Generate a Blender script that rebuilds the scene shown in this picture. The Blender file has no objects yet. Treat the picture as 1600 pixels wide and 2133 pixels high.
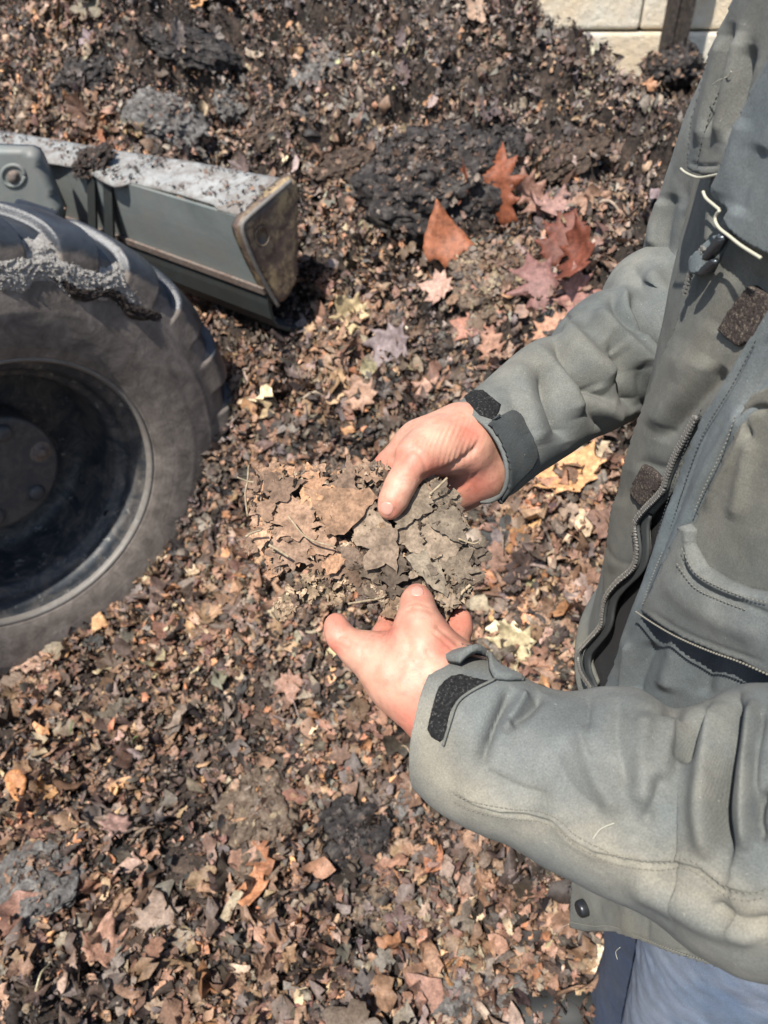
import bpy, math, random
import numpy as np
from mathutils import Vector, Matrix
from mathutils.bvhtree import BVHTree
from mathutils.geometry import delaunay_2d_cdt
R = math.radians
random.seed(7); rng = np.random.default_rng(7)
scene = bpy.context.scene
COL = scene.collection

# ------------------------------------------------------------------ camera, sky, sun, exposure
CAMZ = 1.6; PITCH = 38.0; F = 1602.0
cam = bpy.data.cameras.new('camera'); camo = bpy.data.objects.new('camera', cam); COL.objects.link(camo)
camo.location = (0, 0, CAMZ); camo.rotation_euler = (R(90-PITCH), 0, 0)
cam.sensor_fit = 'VERTICAL'; cam.sensor_height = 24.0; cam.lens = F/2133.0*24.0
cam.clip_start = 0.02; cam.clip_end = 500
cam.dof.use_dof = True; cam.dof.focus_distance = 0.60; cam.dof.aperture_fstop = 6.8
scene.camera = camo
SUNDIR = Vector((-0.28, -0.42, 0.86)).normalized()
world = bpy.data.worlds.new('World'); scene.world = world; world.use_nodes = True
wn = world.node_tree.nodes; wl = world.node_tree.links
sky = wn.new('ShaderNodeTexSky'); sky.sky_type = 'NISHITA'; sky.sun_disc = False
sky.sun_elevation = math.asin(SUNDIR.z); sky.sun_rotation = math.atan2(SUNDIR.x, SUNDIR.y)
wl.new(sky.outputs[0], wn['Background'].inputs[0]); wn['Background'].inputs[1].default_value = 0.105
sl = bpy.data.lights.new('sun', 'SUN'); sl.energy = 5.0; sl.angle = R(0.55); sl.color = (1.0, 0.955, 0.89)
so = bpy.data.objects.new('sun', sl); COL.objects.link(so)
so.rotation_euler = SUNDIR.to_track_quat('Z', 'Y').to_euler()
scene.view_settings.view_transform = 'Standard'; scene.view_settings.look = 'None'
scene.view_settings.exposure = 0.68; scene.view_settings.gamma = 1.0
scene.cycles.max_bounces = 6; scene.cycles.diffuse_bounces = 3; scene.cycles.glossy_bounces = 2

# ------------------------------------------------------------------ pixel helpers (photo 1600 x 2133)
cP, sP = math.cos(R(PITCH)), math.sin(R(PITCH))
RV = np.array([1., 0, 0]); UV_ = np.array([0, sP, cP]); FV = np.array([0, cP, -sP]); CAM = np.array([0, 0, CAMZ])
def ray(px, py):
    px = np.asarray(px, float); py = np.asarray(py, float)
    return ((px-800)/F)[..., None]*RV + ((1066.5-py)/F)[..., None]*UV_ + FV
def W(px, py, d):
    return CAM + ray(px, py)*np.asarray(d, float)[..., None]
def PX(P):
    q = np.asarray(P) - CAM; d = q@FV
    return 800+F*(q@RV)/d, 1066.5-F*(q@UV_)/d, d

# ------------------------------------------------------------------ noise
_perm = np.random.default_rng(3).permutation(256).astype(np.int32); _perm = np.concatenate([_perm, _perm])
_grad = np.random.default_rng(5).normal(size=(256, 3)); _grad /= np.linalg.norm(_grad, axis=1)[:, None]
def noise3(P):
    P = np.asarray(P, np.float32); i = np.floor(P).astype(np.int32); f = P-i; u = f*f*f*(f*(f*6-15)+10)
    i &= 255
    out = 0
    def g(dx, dy, dz):
        h = _perm[(_perm[(_perm[(i[..., 0]+dx) & 255]+i[..., 1]+dy) & 255]+i[..., 2]+dz) & 255]
        gr = _grad[h]
        return gr[..., 0]*(f[..., 0]-dx)+gr[..., 1]*(f[..., 1]-dy)+gr[..., 2]*(f[..., 2]-dz)
    def L(a, b, t): return a+(b-a)*t
    x0 = L(L(g(0,0,0), g(1,0,0), u[..., 0]), L(g(0,1,0), g(1,1,0), u[..., 0]), u[..., 1])
    x1 = L(L(g(0,0,1), g(1,0,1), u[..., 0]), L(g(0,1,1), g(1,1,1), u[..., 0]), u[..., 1])
    return L(x0, x1, u[..., 2])*1.6
def fbm(P, s, oct=4, gain=.5, ridged=False):
    P = np.asarray(P)*s; a = 1.; t = 0; tot = 0
    for k in range(oct):
        n = noise3(P+17.3*k)
        if ridged: n = 1-2*np.abs(n)
        t = t+a*n; tot += a; a *= gain; P = P*2.03
    return t/tot
def sstep(a, b, x):
    t = np.clip((np.asarray(x, float)-a)/(b-a), 0, 1); return t*t*(3-2*t)

# ------------------------------------------------------------------ object helpers
def mesh_np(name, V, Fc, smooth=True):
    """V (n,3); Fc list of index arrays, each (m,k)"""
    me = bpy.data.meshes.new(name); V = np.ascontiguousarray(V, np.float32)
    if not isinstance(Fc, (list, tuple)): Fc = [Fc]
    Fc = [np.asarray(a, np.int32) for a in Fc if len(a)]
    me.vertices.add(len(V)); me.vertices.foreach_set('co', V.ravel())
    nl = sum(a.size for a in Fc); npoly = sum(len(a) for a in Fc)
    me.loops.add(nl); me.loops.foreach_set('vertex_index', np.concatenate([a.ravel() for a in Fc]))
    ls = []; o = 0
    for a in Fc:
        ls.append(o+np.arange(len(a), dtype=np.int32)*a.shape[1]); o += a.size
    me.polygons.add(npoly); me.polygons.foreach_set('loop_start', np.concatenate(ls).astype(np.int32))
    me.polygons.foreach_set('use_smooth', np.full(npoly, smooth))
    me.update(calc_edges=True); me.validate()
    return me
def add(name, V, Fc, mat, parent=None, smooth=True, color=None, mask=None, origin=None):
    V = np.asarray(V, float)
    if origin is not None: V = V-np.asarray(origin)
    me = mesh_np(name, V, Fc, smooth)
    if mat: me.materials.append(mat)
    if color is not None:
        at = me.color_attributes.new('tint', 'FLOAT_COLOR', 'POINT')
        c = np.ones((len(V), 4), np.float32); c[:, :3] = color; at.data.foreach_set('color', c.ravel())
    if mask is not None:
        at = me.attributes.new('mask', 'FLOAT', 'POINT'); at.data.foreach_set('value', np.ascontiguousarray(mask, np.float32))
    o = bpy.data.objects.new(name, me); COL.objects.link(o)
    if origin is not None: o.location = origin
    if parent:
        w = Vector(parent.get('wloc', tuple(parent.location))); o.parent = parent
        o.location = (Vector(origin) if origin is not None else Vector((0, 0, 0)))-w
        o['wloc'] = tuple(Vector(origin)) if origin is not None else (0., 0., 0.)
    return o
def tag(o, label=None, cat=None, group=None, kind=None):
    if label: o['label'] = label
    if cat: o['category'] = cat
    if group: o['group'] = group
    if kind: o['kind'] = kind
    return o
def empty(name, loc):
    o = bpy.data.objects.new(name, None); COL.objects.link(o); o.location = loc; o.empty_display_size = .1; return o
class MB:
    """collects pieces of geometry into one mesh"""
    def __init__(s): s.V = []; s.F = {}; s.n = 0; s.C = []
    def put(s, V, Fc, col=None):
        V = np.asarray(V, float)
        if not isinstance(Fc, (list, tuple)): Fc = [Fc]
        for a in Fc:
            a = np.asarray(a, int)
            if len(a): s.F.setdefault(a.shape[1], []).append(a+s.n)
        s.V.append(V); s.n += len(V)
        s.C.append(np.tile(np.asarray(col if col is not None else (1, 1, 1), float), (len(V), 1)) if np.ndim(col) < 2 else col)
    def build(s, name, mat, parent=None, smooth=True, origin=None, color=True):
        return add(name, np.concatenate(s.V), [np.concatenate(v) for v in s.F.values()], mat, parent, smooth,
                   color=np.concatenate(s.C) if color else None, origin=origin)
def box_geo(c, ax, hs):
    ax = np.asarray(ax, float); c = np.asarray(c, float)
    V = np.array([c+sum(s[k]*hs[k]*ax[k] for k in range(3)) for s in [(-1,-1,-1),(1,-1,-1),(1,1,-1),(-1,1,-1),(-1,-1,1),(1,-1,1),(1,1,1),(-1,1,1)]])
    return V, np.array([[0,3,2,1],[4,5,6,7],[0,1,5,4],[1,2,6,5],[2,3,7,6],[3,0,4,7]])
def frames(P):
    P = np.asarray(P, float); T = np.gradient(P, axis=0); T /= np.linalg.norm(T, axis=1)[:, None]+1e-12
    N = np.zeros_like(P); a = np.array([0.13, 0.27, 0.95])
    if abs(T[0]@a) > .9: a = np.array([1., 0, 0])
    n = a-(a@T[0])*T[0]; n /= np.linalg.norm(n)
    for i in range(len(P)):
        n = n-(n@T[i])*T[i]; n /= np.linalg.norm(n)+1e-12; N[i] = n
    return T, N, np.cross(T, N)
def tube_geo(P, r, seg=8, caps=True):
    P = np.asarray(P, float); n = len(P); r = np.broadcast_to(np.asarray(r, float), (n,))
    T, N, B = frames(P); a = np.arange(seg)*2*np.pi/seg
    V = P[:, None]+r[:, None, None]*(np.cos(a)[None, :, None]*N[:, None]+np.sin(a)[None, :, None]*B[:, None])
    V = V.reshape(-1, 3); i = np.arange(n-1)[:, None]*seg; j = np.arange(seg)[None]; j2 = (j+1) % seg
    Q = np.stack([i+j, i+j2, i+seg+j2, i+seg+j], -1).reshape(-1, 4); Fs = [Q]
    if caps:
        V = np.concatenate([V, P[:1], P[-1:]]); k = n*seg; j = np.arange(seg)
        Fs.append(np.stack([np.full(seg, k), (j+1) % seg, j], 1)); Fs.append(np.stack([np.full(seg, k+1), (n-1)*seg+j, (n-1)*seg+(j+1) % seg], 1))
        Fs = [Fs[0], np.concatenate(Fs[1:])]
    return V, Fs
def spline(pts, n):
    """Catmull-Rom through rows of pts, arc-length-ish sampling"""
    P = np.asarray(pts, float)
    if len(P) == 2: return P[0]+(P[1]-P[0])*np.linspace(0, 1, n)[:, None]
    Q = np.vstack([2*P[0]-P[1], P, 2*P[-1]-P[-2]]); L = np.concatenate([[0], np.cumsum(np.linalg.norm(np.diff(P, axis=0), axis=1))])
    s = np.linspace(0, L[-1], n); k = np.clip(np.searchsorted(L, s, side='right')-1, 0, len(P)-2); t = ((s-L[k])/(L[k+1]-L[k]+1e-12))[:, None]
    a, b, c, d = Q[k], Q[k+1], Q[k+2], Q[k+3]
    return .5*((2*b)+(-a+c)*t+(2*a-5*b+4*c-d)*t*t+(-a+3*b-3*c+d)*t**3)
def grid_faces(n, m, close=False):
    i = np.arange(n-1)[:, None]; j = np.arange(m if close else m-1)[None]; j2 = (j+1) % m
    return np.stack([i*m+j, i*m+j2, (i+1)*m+j2, (i+1)*m+j], -1).reshape(-1, 4)

# ------------------------------------------------------------------ materials
def mat_new(name, base=(.5, .5, .5), rough=.7, spec=.4, metallic=0, sss=0):
    m = bpy.data.materials.new(name); m.use_nodes = True; n = m.node_tree.nodes; b = n['Principled BSDF']
    b.inputs['Base Color'].default_value = (*base, 1); b.inputs['Roughness'].default_value = rough
    b.inputs['Specular IOR Level'].default_value = spec; b.inputs['Metallic'].default_value = metallic
    if sss:
        b.inputs['Subsurface Weight'].default_value = sss; b.inputs['Subsurface Radius'].default_value = (.010, .0035, .0015); b.inputs['Subsurface Scale'].default_value = .35
    return m, n, m.node_tree.links, b
def nz(n, l, scale, detail=6, rough=.6, dist=0, coord='Object', vec=None):
    t = n.new('ShaderNodeTexNoise'); t.inputs['Scale'].default_value = scale; t.inputs['Detail'].default_value = detail
    t.inputs['Roughness'].default_value = rough; t.inputs['Distortion'].default_value = dist
    if vec is None:
        c = n.new('ShaderNodeTexCoord'); vec = c.outputs[coord]
    l.new(vec, t.inputs['Vector']); return t.outputs['Fac']
def ramp(n, l, fac, stops):
    r = n.new('ShaderNodeValToRGB'); e = r.color_ramp.elements
    while len(e) < len(stops): e.new(.5)
    for k, (p, c) in enumerate(stops):
        e[k].position = p; c = (c, c, c) if np.isscalar(c) else c; e[k].color = (*c, 1)
    l.new(fac, r.inputs[0]); return r.outputs[0]
def mix(n, l, a, b, fac, mode='MIX'):
    x = n.new('ShaderNodeMix'); x.data_type = 'RGBA'; x.blend_type = mode
    for s, v in ((6, a), (7, b)):
        if hasattr(v, 'is_output') or hasattr(v, 'links'): l.new(v, x.inputs[s])
        else: x.inputs[s].default_value = (*v, 1)
    if hasattr(fac, 'links'): l.new(fac, x.inputs[0])
    else: x.inputs[0].default_value = fac
    return x.outputs[2]
def math_(n, l, op, a, b=0.):
    x = n.new('ShaderNodeMath'); x.operation = op
    for k, v in enumerate((a, b)):
        if hasattr(v, 'links'): l.new(v, x.inputs[k])
        else: x.inputs[k].default_value = v
    return x.outputs[0]
def bump(n, l, b, h, strength=.5, dist=.001, prev=None):
    x = n.new('ShaderNodeBump'); x.inputs['Strength'].default_value = strength; x.inputs['Distance'].default_value = dist
    l.new(h, x.inputs['Height'])
    if prev: l.new(prev, x.inputs['Normal'])
    l.new(x.outputs[0], b.inputs['Normal']); return x.outputs[0]
def attr(n, name, out='Color'):
    a = n.new('ShaderNodeAttribute'); a.attribute_name = name; return a.outputs[out]

def leaf_mat(name, rough=.55, spec=.4, s=1.0):
    m, n, l, b = mat_new(name, rough=rough, spec=spec)
    f = nz(n, l, 60*s, 4, .6); v = ramp(n, l, f, [(.3, .55), (.5, .95), (.72, 1.35)])
    c = mix(n, l, attr(n, 'tint'), v, 1.0, 'MULTIPLY')
    f2 = nz(n, l, 260*s, 3); c = mix(n, l, c, ramp(n, l, f2, [(.35, .7), (.6, 1.1)]), 1.0, 'MULTIPLY')
    l.new(c, b.inputs['Base Color']); bump(n, l, b, nz(n, l, 190*s, 4), .5, .002)
    return m
M_leaf = leaf_mat('dry_leaf', .58, .32)
M_slab = leaf_mat('leaf_mat_surface', .8, .2, 1.6)
def soil_mat():
    m, n, l, b = mat_new('leaf_mould', rough=.85, spec=.25)
    f = nz(n, l, 26, 8, .7, .4); c = ramp(n, l, f, [(.32, (.012, .010, .009)), (.5, (.045, .034, .027)), (.64, (.095, .068, .052)), (.78, (.17, .13, .10))])
    f2 = nz(n, l, 3.1, 3); c = mix(n, l, c, ramp(n, l, f2, [(.35, .6), (.62, 1.3)]), 1.0, 'MULTIPLY')
    l.new(c, b.inputs['Base Color'])
    bump(n, l, b, nz(n, l, 90, 8, .75, .6), .9, .012); return m
M_soil = soil_mat()
def clod_mat(name, a, b_, c_, sc=40):
    m, n, l, b = mat_new(name, rough=.85, spec=.25)
    f = nz(n, l, sc, 8, .7, .5); l.new(ramp(n, l, f, [(.33, a), (.52, b_), (.72, c_)]), b.inputs['Base Color'])
    bump(n, l, b, nz(n, l, sc*2.5, 8, .75, .5), .9, .008); return m
def cloth_mat(name, dark, light, dust, dustamt=.5, twill=520., rough=.86, gain=1.):
    dark, light, dust = [tuple(x*gain for x in q) for q in (dark, light, dust)]
    m, n, l, b = mat_new(name, rough=rough, spec=.18)
    b.inputs['Sheen Weight'].default_value = .035; b.inputs['Sheen Roughness'].default_value = .6
    c = mix(n, l, dark, light, ramp(n, l, nz(n, l, 7, 5, .6), [(.3, 0), (.7, 1)]))
    c = mix(n, l, c, dust, ramp(n, l, nz(n, l, 9, 7, .62, .3), [(.42, 0), (.75, dustamt)]))
    st = math_(n, l, 'MULTIPLY', attr(n, 'mask', 'Fac'), ramp(n, l, nz(n, l, 22, 7, .7, .4), [(.28, .25), (.6, 1)])); c = mix(n, l, c, tuple(x*1.18 for x in dust), st)
    c = mix(n, l, c, ramp(n, l, nz(n, l, 34, 6, .65, .4), [(.28, .80), (.5, 1.0), (.74, 1.24)]), 1.0, 'MULTIPLY')
    c = mix(n, l, c, ramp(n, l, nz(n, l, 900, 2, .5), [(.3, .84), (.7, 1.16)]), 1.0, 'MULTIPLY')
    sp = ramp(n, l, nz(n, l, 420, 2, .4), [(.73, 0), (.78, .45)]); c = mix(n, l, c, (.34, .33, .28), sp)
    l.new(c, b.inputs['Base Color'])
    tc = n.new('ShaderNodeTexCoord'); mp = n.new('ShaderNodeMapping'); mp.inputs['Rotation'].default_value = (.3, .5, .8); l.new(tc.outputs['Object'], mp.inputs['Vector'])
    w = n.new('ShaderNodeTexWave'); w.inputs['Scale'].default_value = twill; w.inputs['Distortion'].default_value = .6; w.inputs['Detail'].default_value = 1; l.new(mp.outputs[0], w.inputs['Vector'])
    h = math_(n, l, 'ADD', math_(n, l, 'MULTIPLY', w.outputs['Fac'], .3), nz(n, l, 1300, 2))
    p = bump(n, l, b, h, .5, .0005); bump(n, l, b, nz(n, l, 70, 5, .6), .35, .0015, p)
    return m
M_jacket = cloth_mat('jacket_canvas', (.060, .067, .065), (.108, .114, .108), (.165, .150, .116), .6, gain=1.28)
M_jacket2 = cloth_mat('jacket_canvas_faded', (.064, .078, .083), (.100, .115, .119), (.15, .14, .11), .35, gain=1.3)
M_jacket_b = cloth_mat('jacket_canvas_dusty', (.070, .074, .068), (.106, .107, .093), (.158, .138, .10), .6, gain=1.25)
M_lining = cloth_mat('jacket_lining', (.006, .006, .007), (.012, .012, .013), (.02, .02, .02), .2)
M_shadecloth = cloth_mat('cuff_tab_shaded', (.022, .026, .028), (.04, .045, .045), (.10, .095, .08), .3)  # darker than the canvas: the far tab's shade is in the colour
M_denim_shade = cloth_mat('shaded_denim', (.012, .022, .048), (.026, .042, .080), (.07, .08, .10), .3, 230)  # farther leg: shade painted into the denim colour
M_denim_lit = cloth_mat('sunlit_denim', (.065, .095, .15), (.14, .18, .245), (.24, .24, .25), .6, 230)  # nearer leg: same jeans, sunlight painted into the colour
def velcro_mat(name, base, fleck):
    m, n, l, b = mat_new(name, rough=.9, spec=.2)
    f = nz(n, l, 520, 3, .7); c = ramp(n, l, f, [(.4, base), (.58, tuple(x*2.2 for x in base)), (.72, fleck)])
    l.new(c, b.inputs['Base Color']); bump(n, l, b, nz(n, l, 700, 3, .7), 1., .003); return m
M_velcro = velcro_mat('hook_tape', (.012, .012, .012), (.16, .15, .13))
M_velcro2 = velcro_mat('loop_tape', (.045, .035, .03), (.38, .32, .22))
M_thread, *_ = mat_new('thread', (.17, .16, .13), .8); M_piping, *_ = mat_new('reflective_piping', (.42, .40, .31), .5)
M_stitch, *_ = mat_new('dark_thread', (.035, .038, .037), .8)
M_zip, *_ = mat_new('zip_teeth_metal', (.20, .19, .17), .45, metallic=.3)
M_pull, *_ = mat_new('zip_puller', (.09, .10, .11), .35, .5, .7)
M_snap, *_ = mat_new('snap_button_metal', (.035, .037, .04), .35, .5, .6)
def skin_mat():
    m, n, l, b = mat_new('skin', rough=.5, spec=.35, sss=.35)
    a = attr(n, 'tint'); c = mix(n, l, a, ramp(n, l, nz(n, l, 95, 5, .6), [(.3, (.84, .76, .74)), (.55, (1, 1, 1)), (.75, (1.08, 1.08, 1.04))]), 1.0, 'MULTIPLY')
    c = mix(n, l, c, (.42, .17, .10), ramp(n, l, nz(n, l, 300, 2, .4), [(.66, 0), (.76, .45)]))
    l.new(c, b.inputs['Base Color'])
    v = n.new('ShaderNodeTexVoronoi'); v.inputs['Scale'].default_value = 900; tc = n.new('ShaderNodeTexCoord'); l.new(tc.outputs['Object'], v.inputs['Vector'])
    p = bump(n, l, b, v.outputs['Distance'], .22, .0004); bump(n, l, b, nz(n, l, 240, 4, .6), .3, .0009, p); return m
M_skin = skin_mat()
M_nail, *_ = mat_new('nail', (.50, .26, .20), .4, .5, sss=.2)
M_hair, *_ = mat_new('hair', (.05, .03, .02), .6)
M_boot, *_ = mat_new('boot_leather', (.02, .021, .02), .65)

# rubber, steel, paint
def rubber_mat():
    m, n, l, b = mat_new('tyre_rubber', rough=.5, spec=.5)
    c = ramp(n, l, nz(n, l, 14, 6, .65), [(.35, (.020, .023, .028)), (.7, (.050, .055, .062))])
    msk = attr(n, 'mask', 'Fac')
    mud = ramp(n, l, nz(n, l, 20, 8, .7, .5), [(.32, (.075, .062, .052)), (.5, (.14, .118, .10)), (.72, (.24, .205, .175))])
    f = math_(n, l, 'ADD', msk, math_(n, l, 'MULTIPLY', math_(n, l, 'SUBTRACT', nz(n, l, 18, 8, .7), .5), 1.6))
    f = ramp(n, l, f, [(.32, 0), (.62, 1)])
    l.new(mix(n, l, c, mud, f), b.inputs['Base Color'])
    r = n.new('ShaderNodeMapRange'); l.new(f, r.inputs[0]); r.inputs[3].default_value = .36; r.inputs[4].default_value = .9; l.new(r.outputs[0], b.inputs['Roughness'])
    bump(n, l, b, nz(n, l, 120, 7, .7), .45, .003); return m
M_rubber = rubber_mat()
def paint_mat(name, base, dark, rust=(.14, .06, .03), lo=.55, hi=.68, rough=.5, sc=9, dirt=(.16, .14, .12)):
    m, n, l, b = mat_new(name, rough=rough, spec=.4)
    c = mix(n, l, base, dark, ramp(n, l, nz(n, l, sc, 6, .65), [(.35, 0), (.7, 1)]))
    c = mix(n, l, c, rust, ramp(n, l, nz(n, l, sc*2.6, 8, .75, .3), [(lo, 0), (hi, .9)]))
    c = mix(n, l, c, dirt, ramp(n, l, nz(n, l, sc*1.3, 8, .75, .8), [(.44, 0), (.62, .85)]))
    l.new(c, b.inputs['Base Color']); bump(n, l, b, nz(n, l, 80, 7, .7), .3, .002); return m
M_rim = paint_mat('rim_paint', (.018, .024, .031), (.040, .042, .043), (.30, .28, .24), .60, .65, .55, 12, (.12, .105, .09))
M_lip = paint_mat('rim_edge_steel', (.12, .112, .10), (.20, .185, .165), (.20, .19, .17), .5, .62, .5, 20)
M_hub = paint_mat('hub_paint', (.042, .046, .050), (.070, .068, .066), (.15, .08, .045), .58, .70, .5, 16, (.10, .09, .078))
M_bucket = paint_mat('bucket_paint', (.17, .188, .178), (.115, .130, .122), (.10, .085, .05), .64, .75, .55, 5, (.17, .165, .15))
M_btop = paint_mat('bucket_worn_steel', (.22, .225, .215), (.33, .33, .315), (.10, .075, .06), .52, .64, .5, 9, (.15, .125, .105))
M_bend = paint_mat('bucket_scraped_end', (.42, .31, .16), (.20, .15, .10), (.07, .045, .038), .42, .56, .5, 9, (.10, .072, .062))
M_bshade = paint_mat('bucket_shade_dirt', (.016, .020, .019), (.024, .028, .026), (.10, .075, .04), .62, .70, .7, 14, (.022, .02, .017))  # near-black holds the underside's shade as well as wet dirt
M_bolt = paint_mat('rusty_bolt', (.10, .06, .045), (.15, .12, .10), (.2, .15, .12), .5, .6, .7, 40)
def block_mat():
    m, n, l, b = mat_new('cast_concrete', rough=.9, spec=.2)
    c = mix(n, l, (.80, .75, .62), (.70, .62, .50), ramp(n, l, nz(n, l, 2.2, 6, .6), [(.35, 0), (.7, 1)]))
    c = mix(n, l, c, (.80, .60, .36), ramp(n, l, nz(n, l, 1.3, 5, .6), [(.45, 0), (.7, .8)]))
    l.new(c, b.inputs['Base Color']); bump(n, l, b, nz(n, l, 14, 8, .75), .9, .05); return m
M_block = block_mat()
M_post = paint_mat('weathered_post', (.016, .013, .012), (.035, .027, .023), (.09, .07, .05), .5, .62, .9, 12, (.05, .038, .03))

# ------------------------------------------------------------------ terrain: flat yard rising into the leaf heap
AL = R(46.0); hx, hy = math.cos(AL), math.sin(AL)          # heading of the loader = direction the heap rises
_f = [-50, .45, .62, .78, .90, 1.02, 1.18, 1.4, 1.7, 2.0, 2.6, 3.2, 4.0, 60]
_z = [0, 0, .03, .12, .27, .40, .50, .60, .76, .92, 1.18, 1.50, 1.95, 2.4]
_f2 = [-50, .45, .70, 1.0, 1.3, 1.7, 2.0, 2.6, 3.2, 4.0, 60]
_z2 = [0, 0, .05, .26, .50, .72, .88, 1.16, 1.48, 1.95, 2.4]
_f3 = [-50, .45, .62, .78, .95, 1.15, 1.28, 1.40, 1.62, 1.9, 2.6, 4.0, 60]
_z3 = [0, 0, .03, .10, .24, .36, .58, .90, 1.14, 1.42, 1.9, 2.5, 2.7]
_cx = [-60, -6, -3, -1, .3, .8, .955, 1.06, 1.16, 1.6, 3, 8, 60]; _cz = [0, 2.2, 2.3, 2.1, 1.36, .98, .90, .76, .62, .46, .36, .1, 0]
def H0(x, y):
    f = x*hx+y*hy
    a = np.interp(f, _f, _z); b = np.interp(f, _f2, _z2); k = sstep(-.45, .25, x); s = a*(1-k)+b*k
    c = np.interp(f, _f3, _z3); k = sstep(-.55, -1.0, x) if False else 1-sstep(-1.0, -.45, x); s = s*(1-k)+c*k
    c = np.interp(x, _cx, _cz); d = s-c; s = .5*(s+c-np.sqrt(d*d+.004))+.03
    back = sstep(4.3, 6.0, y+.35*np.maximum(x-.6, 0)-.5*np.minimum(x, 0)*.6)
    s = s*(1-back)+np.minimum(s, .28)*back
    far = sstep(7.5, 12, np.hypot(x, y)); s = s*(1-far)
    sk = np.exp(-(((x-2.42)/.42)**2+((y-6.55)/.7)**2))       # debris piled against the post
    return s+sk*.30
def HN(x, y):
    P = np.stack([x, y, np.zeros_like(x)], -1); far = 1-sstep(7, 12, np.hypot(x, y))
    heap = .45+.75*sstep(.8, 2.2, x*hx+y*hy)
    hp = sstep(1.35, 2.1, x*hx+y*hy)
    n = (.060+.06*hp*(1-.6*sstep(.4, .9, x)))*fbm(P, 2.1, 3)*heap+(.050+.012*hp)*fbm(P+5, 6.5, 3)*heap+.026*fbm(P+9, 14, 3, ridged=True)*(.6+.5*heap)+.014*fbm(P+3, 34, 3)*heap
    n = n+(.055+.03*hp)*sstep(.04, .24, fbm(P+40, 3.2, 3))*heap+(.035+.008*hp)*sstep(.04, .15, fbm(P+71, 8.0, 3))*heap*(.35+.65*sstep(1.2, 2., x*hx+y*hy))-.05*sstep(.12, .3, fbm(P+90, 5., 3))*heap
    keep = 1-np.exp(-(((x+.86)/.35)**2+((y-1.45)/.25)**2))*.8
    return n*far*keep
def H(x, y):
    x = np.asarray(x, float); y = np.asarray(y, float); return H0(x, y)+HN(x, y)
def hit(px, py):
    d = ray(px, py); t = np.linspace(.7, 9, 1400); P = CAM+d*t[:, None]; g = P[:, 2]-H(P[:, 0], P[:, 1])
    k = int(np.argmax(g < 0)); k = k if g[k] < 0 else 900; return P[k], t[k]
def Hn(x, y, e=.012):
    a = (H(x+e, y)-H(x-e, y))/(2*e); b = (H(x, y+e)-H(x, y-e))/(2*e)
    n = np.stack([-a, -b, np.ones_like(a)], -1); return n/np.linalg.norm(n, axis=-1, keepdims=True)
def axis_coords(lo, hi, step, far):
    c = np.arange(lo, hi, step); o = [];v = step
    while True:
        v *= 1.18; o.append(v)
        if sum(o) > far: break
    o = np.cumsum(o); return np.concatenate([(lo-o)[::-1], c, hi+o-step])
gx = axis_coords(-3.9, 2.9, .013, 90); gy = axis_coords(.15, 6.2, .013, 90)
X, Y = np.meshgrid(gx, gy, indexing='ij'); Z = H(X, Y)
g = add('ground', np.stack([X, Y, Z], -1).reshape(-1, 3), grid_faces(len(gx), len(gy))[:, ::-1], M_soil); tag(g, kind='structure')

# ------------------------------------------------------------------ leaves
def strip_leaf(wid, seg, curl=0., fold=.25, twist=0., wav=0.):
    n = len(wid); t = np.linspace(0, 1, n); V = []
    for i in range(n):
        for s in (-1, -.5, 0, .5, 1):
            y = t[i]-.5; x = s*wid[i]; z = fold*abs(x)+wav*math.sin(9*t[i]+3*s)*.06+curl*(y*y)*1.2; a = twist*y
            V.append((x*math.cos(a)-z*math.sin(a), y*(1-.25*abs(curl)), x*math.sin(a)+z*math.cos(a)))
    return np.array(V), grid_faces(n, 5)
def lobed_outline(kind, n=40):
    a = np.linspace(0, 2*np.pi, n, endpoint=False)
    if kind == 'maple': r = .30+.17*np.abs(np.cos(2.5*(a-np.pi/2)))**1.6+.03*np.cos(17*a); r *= 1-.35*np.exp(-((a-1.5*np.pi)/.5)**2)
    else: r = .30+.0*a
    x, y = r*np.cos(a), r*np.sin(a)
    if kind == 'oak':
        t = np.sin(a); x = .30*np.cos(a)*(.62+.55*np.abs(np.sin(3.6*t*2+.5))**1.3)*(1.0-.25*t); y = .5*t
    return np.stack([x, y], 1)
def fan_leaf(kind, curl, fold):
    o = lobed_outline(kind); n = len(o); m = o*.55
    V = np.concatenate([[[0, 0]], m, o]); z = curl*(V[:, 1]**2+.6*V[:, 0]**2)*1.5+fold*np.abs(V[:, 0])+.03*np.sin(V[:, 0]*23+V[:, 1]*17)
    V = np.column_stack([V, z]); j = np.arange(n); j2 = (j+1) % n
    return V, [np.stack([0*j, 1+j, 1+j2], 1), np.stack([1+j, 1+n+j, 1+n+j2, 1+j2], 1)]
TPL = []
r2 = np.random.default_rng(11)
for k in range(8):
    w = np.sin(np.linspace(.02, np.pi-.02, 6))*r2.uniform(.16, .32)*r2.uniform(.75, 1.2, 6); TPL.append((strip_leaf(w, 6, r2.uniform(-.9, .9), r2.uniform(-.5, .5), r2.uniform(-1.2, 1.2), r2.uniform(0, 1)), .9))
for k in range(5):
    w = np.array([.03, .14, .24, .12, .28, .13, .22, .08, .02])*r2.uniform(.8, 1.2); TPL.append((strip_leaf(w, 9, r2.uniform(-.8, .8), r2.uniform(-.4, .5), r2.uniform(-1, 1), 1.2), .8))
for k in range(8):                                           # torn fragments
    w = r2.uniform(.08, .34, 5); w[0] *= .4; w[-1] *= .3; TPL.append((strip_leaf(w, 5, r2.uniform(-1.2, 1.2), r2.uniform(-.6, .6), r2.uniform(-2, 2), 1.5), 1.5))
for k in range(4): TPL.append((strip_leaf(np.full(6, r2.uniform(.02, .05)), 6, r2.uniform(-1, 1), .3, r2.uniform(-2, 2), 2), .35))   # stalks and strips
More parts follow.
